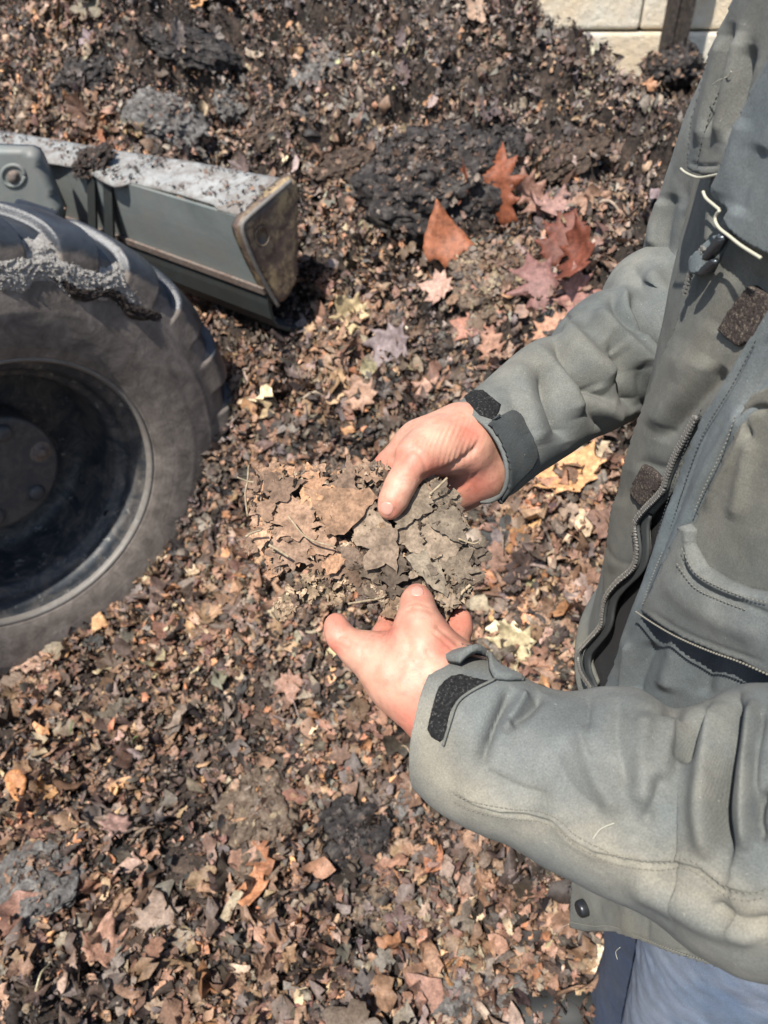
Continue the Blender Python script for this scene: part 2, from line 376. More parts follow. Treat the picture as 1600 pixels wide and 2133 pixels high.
for k in range(4): TPL.append((fan_leaf('maple', r2.uniform(-.7, .7), r2.uniform(-.3, .3)), .22))
for k in range(3): TPL.append((fan_leaf('oak', r2.uniform(-.7, .7), r2.uniform(-.3, .3)), .22))
PAL = np.array([(.215, .130, .084), (.275, .172, .112), (.150, .090, .062), (.36, .175, .085), (.088, .062, .050), (.135, .112, .098), (.40, .31, .20), (.042, .032, .027), (.018, .015, .014), (.235, .180, .138), (.42, .22, .11)])
def rotmats(nrm, yaw, tilt, tdir):
    n = len(nrm); t = np.stack([np.cos(yaw), np.sin(yaw), np.zeros(n)], 1)
    ax = np.stack([np.cos(tdir), np.sin(tdir), np.zeros(n)], 1)
    nn = nrm*np.cos(tilt)[:, None]+ax*np.sin(tilt)[:, None]; nn /= np.linalg.norm(nn, axis=1)[:, None]
    t = t-(t*nn).sum(1)[:, None]*nn; t /= np.linalg.norm(t, axis=1)[:, None]; b = np.cross(nn, t)
    return np.stack([t, b, nn], 2)
def scatter(name, N, xr, yr, size, label, seed, cull=None, dz=.010, tones=np.array([1.06, 1.0, .93]), crumbs=None):
    g = np.random.default_rng(seed); x = g.uniform(*xr, N); y = g.uniform(*yr, N)
    if cull is not None: k = cull(x, y); x, y = x[k], y[k]
    P0 = np.stack([x, y, H0(x, y)], 1); pk = .5-1.3*fbm(P0, 3.0, 3)-.3*fbm(P0+31, 9., 2); hs = Hn(x, y, .08)[:, 2]
    pr = (1-.62*sstep(.45, .95, pk)) if crumbs is None else sstep(.30, .75, pk)*.9+.1
    k = g.uniform(0, 1, len(x)) < pr*np.clip(.62/hs, .5, 1); x, y = x[k], y[k]
    N = len(x); z = H(x, y); nr = Hn(x, y, .03)
    P = np.stack([x, y, z], 1)
    patch = fbm(P, 3.0, 4); patch2 = fbm(P+31, 9., 2); hp = sstep(1.5, 3.2, x*hx+y*hy)
    vn = np.stack([fbm(P+11, 9, 2), fbm(P+57, 9, 2), .4*fbm(P+83, 9, 2)], 1)*1.7+np.stack([fbm(P+15, 26, 1), fbm(P+65, 26, 1), 0*x], 1)*.9
    nr2 = nr+vn; nr2 /= np.linalg.norm(nr2, axis=1)[:, None]; sw = (nr2*nr).sum(1) < .15; nr2[sw] = nr[sw]
    rot = rotmats(nr2, g.uniform(0, 6.283, N), np.abs(g.normal(0, .34, N))+.05, g.uniform(0, 6.283, N))
    sz = size[0]*np.exp(g.normal(0, size[1], N)); sz = np.clip(sz*np.where(g.uniform(0, 1, N) < .035, 2.1, 1.), .004, .085)*np.clip(1+.5*patch, .6, 1.4)
    off = g.uniform(-.25, 1, N)*dz; P = P+nr*(off+sz*.08)[:, None]
    w = np.array([3.2, 2.6, 3.2, .55, 3.0, 2.0, .35, 2.2, 1.0, 1.5, .22])
    dark = np.clip(.5-1.5*patch-.5*patch2+.14*hp, 0, 1.6)
    wi = w[None]*np.ones((N, 1)); wi[:, [7, 8]] *= (.2+3.2*dark**2)[:, None]; wi[:, [4, 5]] *= (.5+1.4*dark)[:, None]; wi[:, [1, 3, 6, 10]] *= np.clip(1.4-1.1*dark, .08, 2)[:, None]
    wi[:, [3, 10]] *= (1-.85*hp)[:, None]; wi[:, [0, 1]] *= (1-.45*hp)[:, None]; wi[:, [5, 9]] *= (1+2.2*hp)[:, None]
    cw = np.cumsum(wi, 1); u = g.uniform(0, 1, N)*cw[:, -1]; ci = (cw < u[:, None]).sum(1)
    col = PAL[ci]*np.exp(g.normal(0, .22, N))[:, None]*(1+g.normal(0, .05, (N, 3)))*tones
    pw = np.array([p for _, p in TPL]); pw = pw*(crumbs if crumbs is not None else 1); pw = pw/pw.sum(); ti = g.choice(len(TPL), N, p=pw)
    gy = col.mean(1, keepdims=True); col = (gy+(col-gy)*.92)*1.06
    Vs = []; Cs = []; Fs = {3: [], 4: []}; o = 0
    for k, ((tv, tf), _) in enumerate(TPL):
        m = np.where(ti == k)[0]
        if not len(m): continue
        s3 = sz[m, None]*np.stack([g.uniform(.7, 1.3, len(m)), np.ones(len(m)), g.uniform(.5, 2.2, len(m))], 1)
        if tv.shape[0] > 60: s3 = s3*1.45
        V = np.einsum('nij,nvj->nvi', rot[m], tv[None]*s3[:, None]); V += P[m, None]
        Vs.append(V.reshape(-1, 3)); Cs.append(np.repeat(col[m], len(tv), 0))
        for ff in (tf if isinstance(tf, list) else [tf]):
            Fs[ff.shape[1]].append((ff[None]+(o+np.arange(len(m))*len(tv))[:, None, None]).reshape(-1, ff.shape[1]))
        o += len(m)*len(tv)
    ob = add(name, np.concatenate(Vs), [np.concatenate(v) for v in Fs.values() if v], M_leaf, color=np.clip(np.concatenate(Cs), .004, .8))
    return tag(ob, label, 'leaves', kind='stuff')
def in_view(x, y, m=.35, t0=.5, t1=9):
    z = H0(x, y); px, py, d = PX(np.stack([x, y, z], -1)); e = m*F/np.maximum(d, .5)
    return (d > t0) & (d < t1) & (px > -e) & (px < 1600+e) & (py > -e) & (py < 2133+e)
tyre_zone = lambda x, y: (np.abs((x+.983)*hx+(y-1.587)*hy) < .36) & (np.abs((x+.983)*hy-(y-1.587)*hx) < .14)
scatter('leaf_litter', 360000, (-3.4, 1.6), (.2, 4.2), (.0245, .50), 'loose brown fallen leaves carpeting the yard in the foreground', 21, lambda x, y: in_view(x, y, .25) & (x*hx+y*hy < 1.5) & ~tyre_zone(x, y), .022)
scatter('heap_leaves', 430000, (-3.9, 3.0), (1.0, 6.3), (.0195, .50), 'crumbling decayed leaves covering the tall heap', 22, lambda x, y: in_view(x, y, .3) & (x*hx+y*hy > 1.46) & ((y < 5.0) | (x > .6)), .026, 1.10*np.array([.99, 1.0, 1.0]))
_cr = np.array([.3]*8+[.2]*5+[1.]*8+[2.]*4+[0]*7)
scatter('compost_crumbs', 520000, (-3.6, 2.0), (.25, 5.2), (.0085, .45), 'dark crumbs of rotted leaves between the larger leaves', 23, lambda x, y: in_view(x, y, .2) & ~tyre_zone(x, y), .014, .92, _cr)

def vnormals(V, Fq):
    N = np.zeros_like(V); n = np.cross(V[Fq[:, 2]]-V[Fq[:, 0]], V[Fq[:, 3]]-V[Fq[:, 1]])
    for k in range(4): np.add.at(N, Fq[:, k], n)
    return N/(np.linalg.norm(N, axis=1)[:, None]+1e-12)

# ------------------------------------------------------------------ sheets: outlines filled with a fine triangle grid and laid on a surface
def pip(P, poly):
    x, y = P[:, 0], P[:, 1]; c = np.zeros(len(P), bool); n = len(poly)
    for i in range(n):
        x1, y1 = poly[i]; x2, y2 = poly[i-1]
        m = (y1 > y) != (y2 > y); c ^= m & (x < (x2-x1)*(y-y1)/((y2-y1) if y2 != y1 else 1e-9)+x1)
    return c
def segdist(P, line, closed=False):
    L = np.asarray(line, float); n = len(L); best = np.full(len(P), 1e9); at = np.zeros(len(P)); acc = 0
    seg = [(i, (i+1) % n) for i in range(n if closed else n-1)]
    tot = sum(np.linalg.norm(L[b]-L[a]) for a, b in seg)
    for a, b in seg:
        d = L[b]-L[a]; ll = np.linalg.norm(d)+1e-12; t = np.clip(((P-L[a])@d)/(ll*ll), 0, 1); q = np.linalg.norm(P-L[a]-t[:, None]*d, axis=1)
        m = q < best; best[m] = q[m]; at[m] = (acc+t[m]*ll)/tot; acc += ll
    return best, at
def dens(poly, step, closed=True):
    P = np.asarray(poly, float); out = []; n = len(P)
    for i in range(n if closed else n-1):
        a, b = P[i], P[(i+1) % n]; k = max(1, int(np.linalg.norm(b-a)/step)); out += [a+(b-a)*j/k for j in range(k)]
    if not closed: out.append(P[-1])
    return np.array(out)
def round_poly(poly, it=2):
    P = np.asarray(poly, float)
    for _ in range(it):
        Q = np.roll(P, -1, 0); P = np.stack([.75*P+.25*Q, .25*P+.75*Q], 1).reshape(-1, 2)
    return P
def fill(poly, step):
    B = dens(poly, step); lo, hi = B.min(0), B.max(0)
    ys = np.arange(lo[1], hi[1], step*.87); G = []
    for k, y in enumerate(ys):
        xs = np.arange(lo[0]+(k % 2)*step/2, hi[0], step); G.append(np.column_stack([xs, np.full(len(xs), y)]))
    G = np.concatenate(G); G = G[pip(G, B)]; d, _ = segdist(G, B, True); G = G[d > step*.55]
    A = np.concatenate([B, G]); nb = len(B)
    v, e, f, *_ = delaunay_2d_cdt([Vector(p) for p in A], [], [list(range(nb))], 1, 1e-7)
    return np.array([tuple(p) for p in v]), np.array([t for t in f if len(t) == 3])
def strokes(P2, S, scale=1.0):
    """S: list of (polyline, width_px, height_m); ends taper"""
    z = np.zeros(len(P2))
    for line, w, a in S:
        L = spline(line, 14) if len(line) > 2 else np.asarray(line, float)
        d, t = segdist(P2, L); z += a*scale*np.exp(-(d/w)**(1.45 if a < 0 else 2.))*np.clip(np.minimum(t, 1-t)*7, 0.12, 1)
    return z
def sheet(name, poly, step, surf, off, mat, parent=None, thick=.002, edge=0, smooth=True, color=None, mask=None, origin=None, noise=None):
    """surf(px,py)->(P,N); off(P2)->height along N; closed by a back layer"""
    v2, f = fill(poly, step); P, N = surf(v2[:, 0], v2[:, 1])
    o = off(v2) if callable(off) else np.full(len(v2), float(off))
    if edge:
        d, _ = segdist(v2, dens(poly, step*2), True); o = o-thick*.8*(1-np.sqrt(np.clip(1-(1-np.clip(d/edge, 0, 1))**2, 0, 1)))
    if noise: o = o+noise[1]*fbm(P, noise[0], 3)
    T = P+N*o[:, None]; Bk = P+N*(o-thick)[:, None]
    # outward orientation
    a, b, c = T[f[:, 0]], T[f[:, 1]], T[f[:, 2]]; nn = np.cross(b-a, c-a)
    flip = ((nn*N[f[:, 0]]).sum(1) < 0); f = np.where(flip[:, None], f[:, ::-1], f)
    e = np.concatenate([f[:, [0, 1]], f[:, [1, 2]], f[:, [2, 0]]]); key = e[:, 0]*10**7+e[:, 1]; rk = e[:, 1]*10**7+e[:, 0]
    be = e[~np.isin(key, rk)]; n = len(v2)
    Q = np.column_stack([be[:, 1], be[:, 0], be[:, 0]+n, be[:, 1]+n])
    V = np.concatenate([T, Bk])
    return add(name, V, [np.concatenate([f, f[:, ::-1]+n]), Q], mat, parent, smooth, color, None if mask is None else np.concatenate([mask(v2)]*2), origin)
def plane_surf(P0, n):
    P0 = np.asarray(P0, float); n = np.asarray(n, float)/np.linalg.norm(n)
    def s(px, py):
        d = ray(px, py); t = ((P0-CAM)@n)/(d@n); return CAM+d*t[:, None], np.tile(n if n@(CAM-P0) > 0 else -n, (len(t), 1))
    return s
def bvh_of(V, Fc):
    return BVHTree.FromPolygons([Vector(p) for p in V], [list(map(int, q)) for a in Fc for q in a])
def bvh_surf(b, smooth=0):
    def s(px, py):
        d = ray(px, py); P = np.zeros_like(d); N = np.zeros_like(d); ok = np.zeros(len(d), bool)
        for i in range(len(d)):
            h = b.ray_cast(Vector(CAM), Vector(d[i]))
            if h[0] is not None: P[i] = h[0]; N[i] = h[1]; ok[i] = True
        if not ok.all():
            k = np.where(ok)[0]; dep = (P[k]-CAM)@FV
            for i in np.where(~ok)[0]:
                j = k[np.argmin((px[k]-px[i])**2+(py[k]-py[i])**2)]; q = (P[j]-CAM)@FV; P[i] = CAM+d[i]*q; N[i] = N[j]
        flip = (N*(CAM-P)).sum(1) < 0; N[flip] *= -1
        return P, N
    return s
def on_line(surf, line, n=60, off=0.):
    L = spline(line, n); P, N = surf(L[:, 0], L[:, 1])
    if off is not None: P = P+N*off
    for _ in range(2): P[1:-1] = .25*P[:-2]+.5*P[1:-1]+.25*P[2:]
    return P, N
def stitch(mb, P, N, pitch=.0035, fr=.6, r=.00045):
    L = np.concatenate([[0], np.cumsum(np.linalg.norm(np.diff(P, axis=0), axis=1))]); s = 0
    while s+pitch*fr < L[-1]:
        q = np.array([[np.interp(x, L, P[:, k]) for k in range(3)] for x in (s, s+pitch*fr/2, s+pitch*fr)]); m = np.array([np.interp(s+pitch*.3, L, N[:, k]) for k in range(3)])
        q[1] += m*r*.8; mb.put(*tube_geo(q, [r*.7, r, r*.7], 5)); s += pitch
def lathe(C, ax, u, w, prof, n, disp=None):
    """prof rows (radius, off along ax); u,w span the disc plane"""
    prof = np.asarray(prof, float); a = np.arange(n)*2*np.pi/n
    r = prof[:, 0][None]*np.ones((n, 1)); o = prof[:, 1][None]*np.ones((n, 1))
    if disp is not None:
        t = np.gradient(prof, axis=0); nn = np.stack([-t[:, 1], t[:, 0]], 1); nn /= np.linalg.norm(nn, axis=1)[:, None]
        if nn[len(nn)//2, 0] < 0: nn = -nn
        d = disp(a[:, None]*np.ones_like(r), r, o); r = r+d*nn[None, :, 0]; o = o+d*nn[None, :, 1]
    V = C+r[..., None]*(np.cos(a)[:, None, None]*u+np.sin(a)[:, None, None]*w)+o[..., None]*ax
    m = len(prof); i = np.arange(n)[:, None]; j = np.arange(m-1)[None]; i2 = (i+1) % n
    Fq = np.stack([i*m+j, i*m+j+1, i2*m+j+1, i2*m+j], -1).reshape(-1, 4)
    return V.reshape(-1, 3), Fq

# ------------------------------------------------------------------ wheel loader nosing into the heap
h_ = np.array([hx, hy, 0.]); r_ = np.array([hy, -hx, 0.]); z_ = np.array([0, 0, 1.])
def LW(f, r, z): return h_*f+r_*r+z_*z
CW = np.array([-.863, 1.463, .498]); S_W = CW@r_; F_W = CW@h_
loader = empty('wheel_loader', Vector((CW[0]-.2, CW[1]+.2, 0)))
tag(loader, 'grey-green wheel loader with a mud-caked tyre, its bucket pushed into the leaf heap', 'wheel loader')
NL = 22
prof = spline([(.336, -.012), (.344, .002), (.352, .012), (.372, .026), (.405, .036), (.440, .034), (.466, .024), (.486, .004), (.497, -.022), (.502, -.06), (.504, -.11), (.505, -.165), (.504, -.22), (.502, -.27), (.494, -.312), (.470, -.345), (.42, -.36), (.35, -.35), (.338, -.33)], 210)
TK = 1.80
prof[:, 0] = np.where(prof[:, 0] > .352, .352+(prof[:, 0]-.352)*TK, prof[:, 0])
def lugs(a, r, o):
    cen = -.165; side = np.where(o > cen, 1., -1.)
    ph = a*NL/(2*np.pi)+np.where(o > cen, (o-cen)*3.4, (cen-o)*3.4+.5)
    ph = ph-np.floor(ph); p = sstep(.08, .13, ph)*(1-sstep(.66, .71, ph))
    reach = sstep(.540, .600, r)*(1-.75*(1-sstep(.0, .05, np.abs(o-cen))))
    ridge = .0012*np.sin((r-.352)*620)*(1-sstep(.405, .412, r))*(r > .353)*(o > -.1)
    ridge = ridge+.0022*np.exp(-((r-.452)/.0022)**2)*(o > -.1)+.0018*np.exp(-((r-.462)/.0018)**2)*(o > -.1)+.0022*np.exp(-((r-.518)/.003)**2)*(o > -.1)
    P = np.stack([np.cos(a)*r*9, np.sin(a)*r*9, o*9], -1)
    return .023*p*reach+ridge+.0016*fbm(P, 1.2, 3)
TV, TF = lathe(CW, r_, h_, z_, prof, 1100, lugs)
rel = TV-CW; rad = np.linalg.norm(rel-np.outer(rel@r_, r_), axis=1); offv = rel@r_; ang = np.arctan2(rel@z_, rel@h_)
muddy = 1-sstep(.560, .610, rad)*.9
muddy = muddy*(offv > -.12); muddy += .25*sstep(0, -1, np.sin(ang))
tyre = add('tyre', TV, [TF], M_rubber, loader, mask=np.clip(muddy, 0, 1))
lp = spline([(.338, -.02), (.3375, .000), (.341, .009), (.347, .011), (.351, .006), (.351, -.004)], 24)
add('rim_edge', *lathe(CW, r_, h_, z_, lp, 300), M_lip, loader)
rp = spline([(.338, -.006), (.329, -.012), (.318, -.016), (.308, -.030), (.304, -.050), (.296, -.058), (.284, -.066), (.280, -.10), (.278, -.19), (.262, -.225), (.21, -.235), (.12, -.235), (.01, -.235)], 80)
rim = add('rim', *lathe(CW, r_, h_, z_, rp, 300, lambda a, r, o: .0012*fbm(np.stack([np.cos(a)*r*40, np.sin(a)*r*40, o*40], -1), 1, 3)), M_rim, loader)
HC = CW-r_*.115+z_*.012
hp = [(.001, .004), (.10, .004), (.138, .003), (.147, .001), (.151, -.004), (.151, -.02), (.151, -.12)]
hub = add('hub', *lathe(HC, r_, h_, z_, spline(hp, 60), 160), M_hub, loader)
for k in range(6):
    a = R(8+60*k); c = HC+(h_*math.cos(a)+z_*math.sin(a))*.112
    if k == 0:
        b_ = add('hub_bolt', *lathe(c, r_, h_, z_, [(.0, .016), (.010, .016), (.0125, .014), (.013, .004), (.026, .0045), (.029, .003), (.030, 0)], 28), M_bolt, hub)
        tag(b_, 'rusty nut with a round washer')
    else:
        add('hub_bolt', *lathe(c, r_, h_, z_, spline([(.0, .020), (.010, .019), (.018, .015), (.022, .008), (.0225, .003), (.026, .001)], 14), 28), M_hub, hub)
a = R(-43); c = CW+(h_*math.cos(a)+z_*math.sin(a))*.292-r_*.062
add('rim_hole_disc', *lathe(c, r_, h_, z_, [(0, .002), (.008, .002), (.0095, .0015), (.011, 0)], 20), M_lining, rim)  # flat black disc in place of a hole; its darkness is only colour
# dried mud packed on the shoulder of the tyre
def mud(a0, a1, seed, r0, r1, th):
    na, nr_ = int((a1-a0)*220), 44; aa = np.linspace(a0, a1, na)[:, None]; t = np.linspace(0, 1, nr_)[None]
    P = np.stack(np.broadcast_arrays(np.cos(aa)*9, np.sin(aa)*9, t*2.+seed), -1)
    w = (r1-r0)*(.75+.5*fbm(P, .9, 3)); cen = .5*(r0+r1)+.018*fbm(P[:, :1], .6, 2)+.012*np.sin(aa*NL)
    rr = cen+(t-.5)*w
    env = np.sin(np.pi*t)**.6*np.clip(np.minimum(aa-a0, a1-aa)*5, 0, 1)
    hh = th*env*(.75+.5*fbm(P*3, 1.3, 4))+.0060*env*fbm(P*9, 1, 4)+.0022*env*fbm(P*34, 1, 2)
    base = np.interp(rr, .352+(np.array([.36, .405, .44, .466, .486, .500, .52])-.352)*TK, [.016, .036, .034, .026, .010, -.02, -.06])
    V = CW+rr[..., None]*(np.cos(aa)[..., None]*h_+np.sin(aa)[..., None]*z_)+(base+hh-.003)[..., None]*r_
    return V.reshape(-1, 3), grid_faces(na, nr_)
M_mudl = clod_mat('dried_mud', (.24, .22, .195), (.46, .43, .39), (.62, .59, .54), 150)
M_mudd = clod_mat('damp_mud', (.02, .016, .014), (.05, .038, .032), (.12, .10, .085), 60)
mb = MB(); mv, mq = mud(R(42), R(130), 1.3, .494, .604, .015); mb.put(mv, mq); gm = np.random.default_rng(77)
for k in gm.integers(0, len(mv), 1400):
    sz = gm.uniform(.0008, .0024); q = np.linalg.qr(gm.normal(size=(3, 3)))[0]; mb.put(*box_geo(mv[k]+r_*sz*.3, q, (sz, sz*gm.uniform(.5, 1), sz*gm.uniform(.4, .9))))
add_m = mb.build('dried_mud', M_mudl, loader, color=False); tag(add_m, 'light grey dried mud caked along the tyre shoulder')
mb = MB(); mb.put(*mud(R(34), R(74), 4.3, .500, .548, .020)); tag(mb.build('damp_mud', M_mudd, loader, color=False), 'dark damp mud below the dried crust')
# bucket
AB = R(50.); hb = np.array([math.cos(AB), math.sin(AB), 0]); rb = np.array([hb[1], -hb[0], 0]); OB = W(507, 457, 1.93)
def LB(f, r, z): return OB+hb*f+rb*r+z_*z
bucket_r0, bucket_r1 = 0.0, -1.78
def extr(name, P, mat, par, r0=bucket_r0-.004, r1=bucket_r1, th=.010, n=30):
    P = spline(P, n) if len(P) > 2 else np.asarray(P, float)
    t = np.gradient(P, axis=0); nn = np.stack([-t[:, 1], t[:, 0]], 1); nn /= np.linalg.norm(nn, axis=1)[:, None]
    Q = np.concatenate([P, (P+nn*th)[::-1]]); m = len(Q); V = np.array([LB(f, r, z) for r in np.linspace(r0, r1, 40) for f, z in Q])
    i = np.arange(39)[:, None]; j = np.arange(m)[None]; Fq = np.stack([i*m+j, i*m+(j+1) % m, (i+1)*m+(j+1) % m, (i+1)*m+j], -1).reshape(-1, 4)
    return add(name, V, [Fq, np.array([list(range(m)), [39*m+k for k in range(m)][::-1]])], mat, par, smooth=False)
bk = extr('bucket', [(.012, -.004), (.028, -.09), (.055, -.200)], M_bucket, loader, n=8); tag(bk, 'grey-green loader bucket seen from behind')
extr('bucket_floor', [(.057, -.203), (.058, -.25), (.070, -.30), (.12, -.345), (.30, -.39), (.60, -.41)], M_bshade, bk, n=16)
extr('fold_strip', [(.051, -.193), (.056, -.212)], M_bolt, bk, th=-.008, n=2)
pn = np.cross(hb*.18+z_*.06, rb); pn /= np.linalg.norm(pn); pn = pn if pn[2] > 0 else -pn
top_s = plane_surf(LB(0, 0, .0), pn)
tp = [(-190, 300), (-190, 232), (0, 270), (75, 284), (300, 319), (450, 344), (606, 371), (512, 449), (500, 446), (452, 434), (444, 424), (380, 405), (300, 384), (272, 377), (250, 383), (236, 384), (222, 379), (205, 370), (180, 352), (150, 345), (95, 338), (0, 318)]
sheet('bucket_top', tp, 10, top_s, lambda p: .004+.002*np.sin(p[:, 0]*.02), M_btop, bk, thick=.008, edge=3, noise=(9, .004))
ep = [(600, 375), (612, 366), (624, 384), (626, 560), (616, 600), (598, 628), (577, 636), (557, 606), (530, 555), (505, 495), (501, 474), (512, 454)]
end_s = plane_surf(LB(0, .004, 0), rb)
ep = np.array(ep, float); sheet('bucket_end_plate', ep, 7, end_s, lambda p: .006-.012*np.exp(-(((p[:, 0]-543)/13)**2+((p[:, 1]-491)/19)**2)**3), M_bend, bk, thick=.022, edge=9, noise=(22, .003))
P, N = end_s(543+14*np.cos(np.linspace(0, 2*np.pi, 33)), 491+20*np.sin(np.linspace(0, 2*np.pi, 33))); add('hole_collar', *tube_geo(P+N*.006, .0025, 8), M_bend, bk)
P, N = on_line(end_s, [(602, 376), (512, 453), (502, 472), (506, 495), (530, 553), (558, 606), (576, 636)], 60, .006); add('plate_edge', *tube_geo(P, .006, 8), M_lip, bk)
for x0, x1, zz in ((180, 196, 0), (214, 232, 1)):
    sheet('bucket_rib', [(x0, 350+zz*22), (x1, 356+zz*26), (x1+6, 560), (x0+6, 555)], 12, plane_surf(LB(.010, 0, 0), -hb), 0., M_bshade, bk, .008, smooth=False)  # ribs share the near-black, lip shadow included in the colour
sheet('mounting_plate', [(-160, 300), (0, 309), (58, 311), (72, 317), (80, 330), (128, 440), (120, 520), (-160, 520)], 9, plane_surf(LB(-.10, -.8, 0), -h_*.7+r_*.7), 0., M_bucket, loader, .03, edge=4)
ms = plane_surf(LB(-.10, -.8, 0), -h_*.7+r_*.7)
tt = np.linspace(0, 2*np.pi, 25); P, N = ms(28+24*np.cos(tt), 366+22*np.sin(tt)); add('pivot_ring', *tube_geo(P, .006, 8), M_bucket, loader)
sheet('pivot_pin', [(28+15*math.cos(x), 368+15*math.sin(x)) for x in tt[:-1]], 6, ms, .012, M_bolt, loader, .02, edge=6)
# axle, frame and lift arms behind the wheel
mb = MB(); mb.put(*tube_geo([LW(F_W, S_W-.26, .49), LW(F_W, S_W-1.6, .49)], .085, 20)); mb.put(*box_geo(LW(F_W, S_W-.75, .50), (h_, r_, z_), (.16, .20, .15))); mb.build('front_axle', M_hub, loader, smooth=False, color=False)
V, Fq = lathe(CW-r_*1.50, -r_, h_, z_, prof, 220); add('tyre', V, [Fq], M_rubber, loader, mask=np.ones(len(V)))
mb = MB(); mb.put(*box_geo(LW(F_W-.35, S_W-.78, .66), (h_, r_, z_), (.75, .22, .12))); mb.build('chassis', M_bucket, loader, smooth=False, color=False)
for s_ in (-.75, -1.05):
    mb = MB(); L = spline([(F_W-.6, .72), (F_W+.1, .74), (F_W+.5, .80)], 14)
    for a_, b_ in zip(L[:-1], L[1:]):
        c = (a_+b_)/2; d = b_-a_; dd = LW(d[0], 0, d[1]); ln = np.linalg.norm(dd); dd /= ln; mb.put(*box_geo(LW(c[0], S_W+s_, c[1]), (dd, r_, np.cross(dd, r_)), (ln*.52, .022, .07)))
    mb.build('lift_arm', M_bucket, loader, smooth=False, color=False)

# ------------------------------------------------------------------ block wall and post behind the heap
WY = 7.0
wall = empty('block_wall', Vector((2.6, WY+.3, 0))); tag(wall, 'sunlit wall of big pale cast concrete blocks behind the heap', 'wall')
gb = np.random.default_rng(4)
for row in range(4):
    for k in range(8):
        x0 = -1.6+k*1.2+(.35 if row % 2 else 0); c = np.array([x0+.6, WY+.32+gb.uniform(-.03, .03)+(.05 if row == 2 else 0), -.34+row*.6+.3])
        n = 22; me = MB()
        V, Q = box_geo(c, np.eye(3), (.592, .30, .292))
        b_ = add('concrete_block', V, [Q], M_block, wall, smooth=False, origin=c); md = b_.modifiers.new('b', 'BEVEL'); md.width = .03; md.segments = 3
def ribbed(name, a, b, w, d, mat, lab, cat):
    n = 60; t = np.linspace(0, 1, n); c = np.array(a)[None]+(np.array(b)-np.array(a))[None]*t[:, None]; o = []
    for k, (sx, sy) in enumerate([(-1, -1), (-.3, -1), (-.22, -.6), (.22, -.6), (.3, -1), (1, -1), (1, 1), (-1, 1)]):
        q = c+np.array([sx*w, sy*d, 0]); q = q+.012*fbm(q*[3, 3, 1.2]+k, 3, 3)[:, None]; o.append(q)
    V = np.stack(o, 1).reshape(-1, 3); ob = add(name, V, [grid_faces(n, 8, True)], mat, smooth=False, origin=np.array(a)); return tag(ob, lab, cat)
PPOS = W(1402, 100, 1.0)-CAM; tt_ = 6.62/PPOS[1]; pb = CAM+PPOS*tt_
ribbed('upright_post', (pb[0], 6.62, .2), (pb[0]-.02, 6.62, 2.6), .085, .06, M_post, 'dark weathered upright post caked with leaf mould in front of the block wall', 'post')

# ------------------------------------------------------------------ clods and clumps lying on the heap
def clod(name, px, py, w, h, mat, label, seed, lift=.25, rough=.22, flat=.6, t=None, cat='clump', bits=500, tone=1., bsz=(.006, .020), pal=(1, 2, 4, 5, 7, 7, 8, 8)):
    P, tt = hit(px, py+h*.25) if t is None else (W(px, py, t), t)
    n, m = 170, 100; u = np.linspace(0, 2*np.pi, n, endpoint=False)[:, None]; v = np.linspace(.02, np.pi-.02, m)[None]
    D = np.stack([np.cos(u)*np.sin(v), np.sin(u)*np.sin(v), np.cos(v)*np.ones_like(u)], -1)
    r = 1+rough*1.2*fbm(D+seed, 1.4, 3)+rough*1.0*fbm(D+seed, 2.6, 3)+.07*fbm(D+seed, 9, 4)+.14*sstep(.0, .12, fbm(D+seed*2, 2.6, 3))
    hw, hh = w*tt/F/2, h*tt/F/2; nrm = Hn(P[:1], P[1:2], .15)[0]
    a = np.array([1., 0, 0]); b = np.cross(nrm, a); b /= np.linalg.norm(b); a = np.cross(b, nrm)
    V = (D*r[..., None])@np.array([a*hw, b*hh*1.15, nrm*min(hw, hh)*flat]); V = V.reshape(-1, 3)+nrm*min(hw, hh)*flat*lift
    i = np.arange(n)[:, None]; j = np.arange(m-1)[None]; i2 = (i+1) % n
    Fq = np.stack([i*m+j, i*m+j+1, i2*m+j+1, i2*m+j], -1).reshape(-1, 4)
    o = tag(add(name, V+P, [Fq], mat, origin=P), label, cat)
    g = np.random.default_rng(int(seed*10)); Nv = vnormals(V, Fq); Nv = Nv if ((V-V.mean(0))*Nv).sum() > 0 else -Nv; mb = MB()
    ok = np.where((Nv[:, 2] > .1))[0]
    for k in g.choice(ok, bits):
        (tv, tf), _ = TPL[g.integers(len(TPL))]; nn = Nv[k]+g.normal(0, .35, 3); nn /= np.linalg.norm(nn)
        Rm = rotmats(nn[None], np.array([g.uniform(0, 6.28)]), np.array([0.]), np.array([0.]))[0]; sz = g.uniform(*bsz)*(1.6 if len(tv) > 60 else 1)
        mb.put((tv*[1, 1, .7]*sz)@Rm.T+V[k]+P+Nv[k]*.002, tf, col=PAL[g.choice(pal)]*tone*g.uniform(.6, 1.1))
    tag(mb.build('leaf_bits', M_leaf, o), kind='stuff')
    return o
M_c1 = clod_mat('black_compost', (.012, .011, .012), (.042, .037, .035), (.13, .115, .10), 36)
M_c2 = clod_mat('grey_mouldy_compost', (.04, .036, .032), (.14, .13, .12), (.30, .285, .26), 40)
M_c3 = clod_mat('tan_leaf_clump', (.05, .035, .025), (.17, .125, .09), (.30, .24, .18), 55)
M_c4 = clod_mat('brown_leaf_mould', (.018, .014, .011), (.075, .052, .038), (.17, .125, .09), 50)
TAN = (0, 1, 1, 9, 9, 6, 2, 5); GRY = (5, 5, 4, 9, 7, 2); DRK = (7, 8, 8, 7, 4, 5)
clod('compost_clod', 905, 350, 285, 190, M_c1, 'big black rounded clod of compost, largest on the heap, above the rust leaves', 2., .30, .22, .75, bits=1500, pal=(7, 8, 7, 4, 5, 2, 0, 9), bsz=(.004, .024), tone=.9)
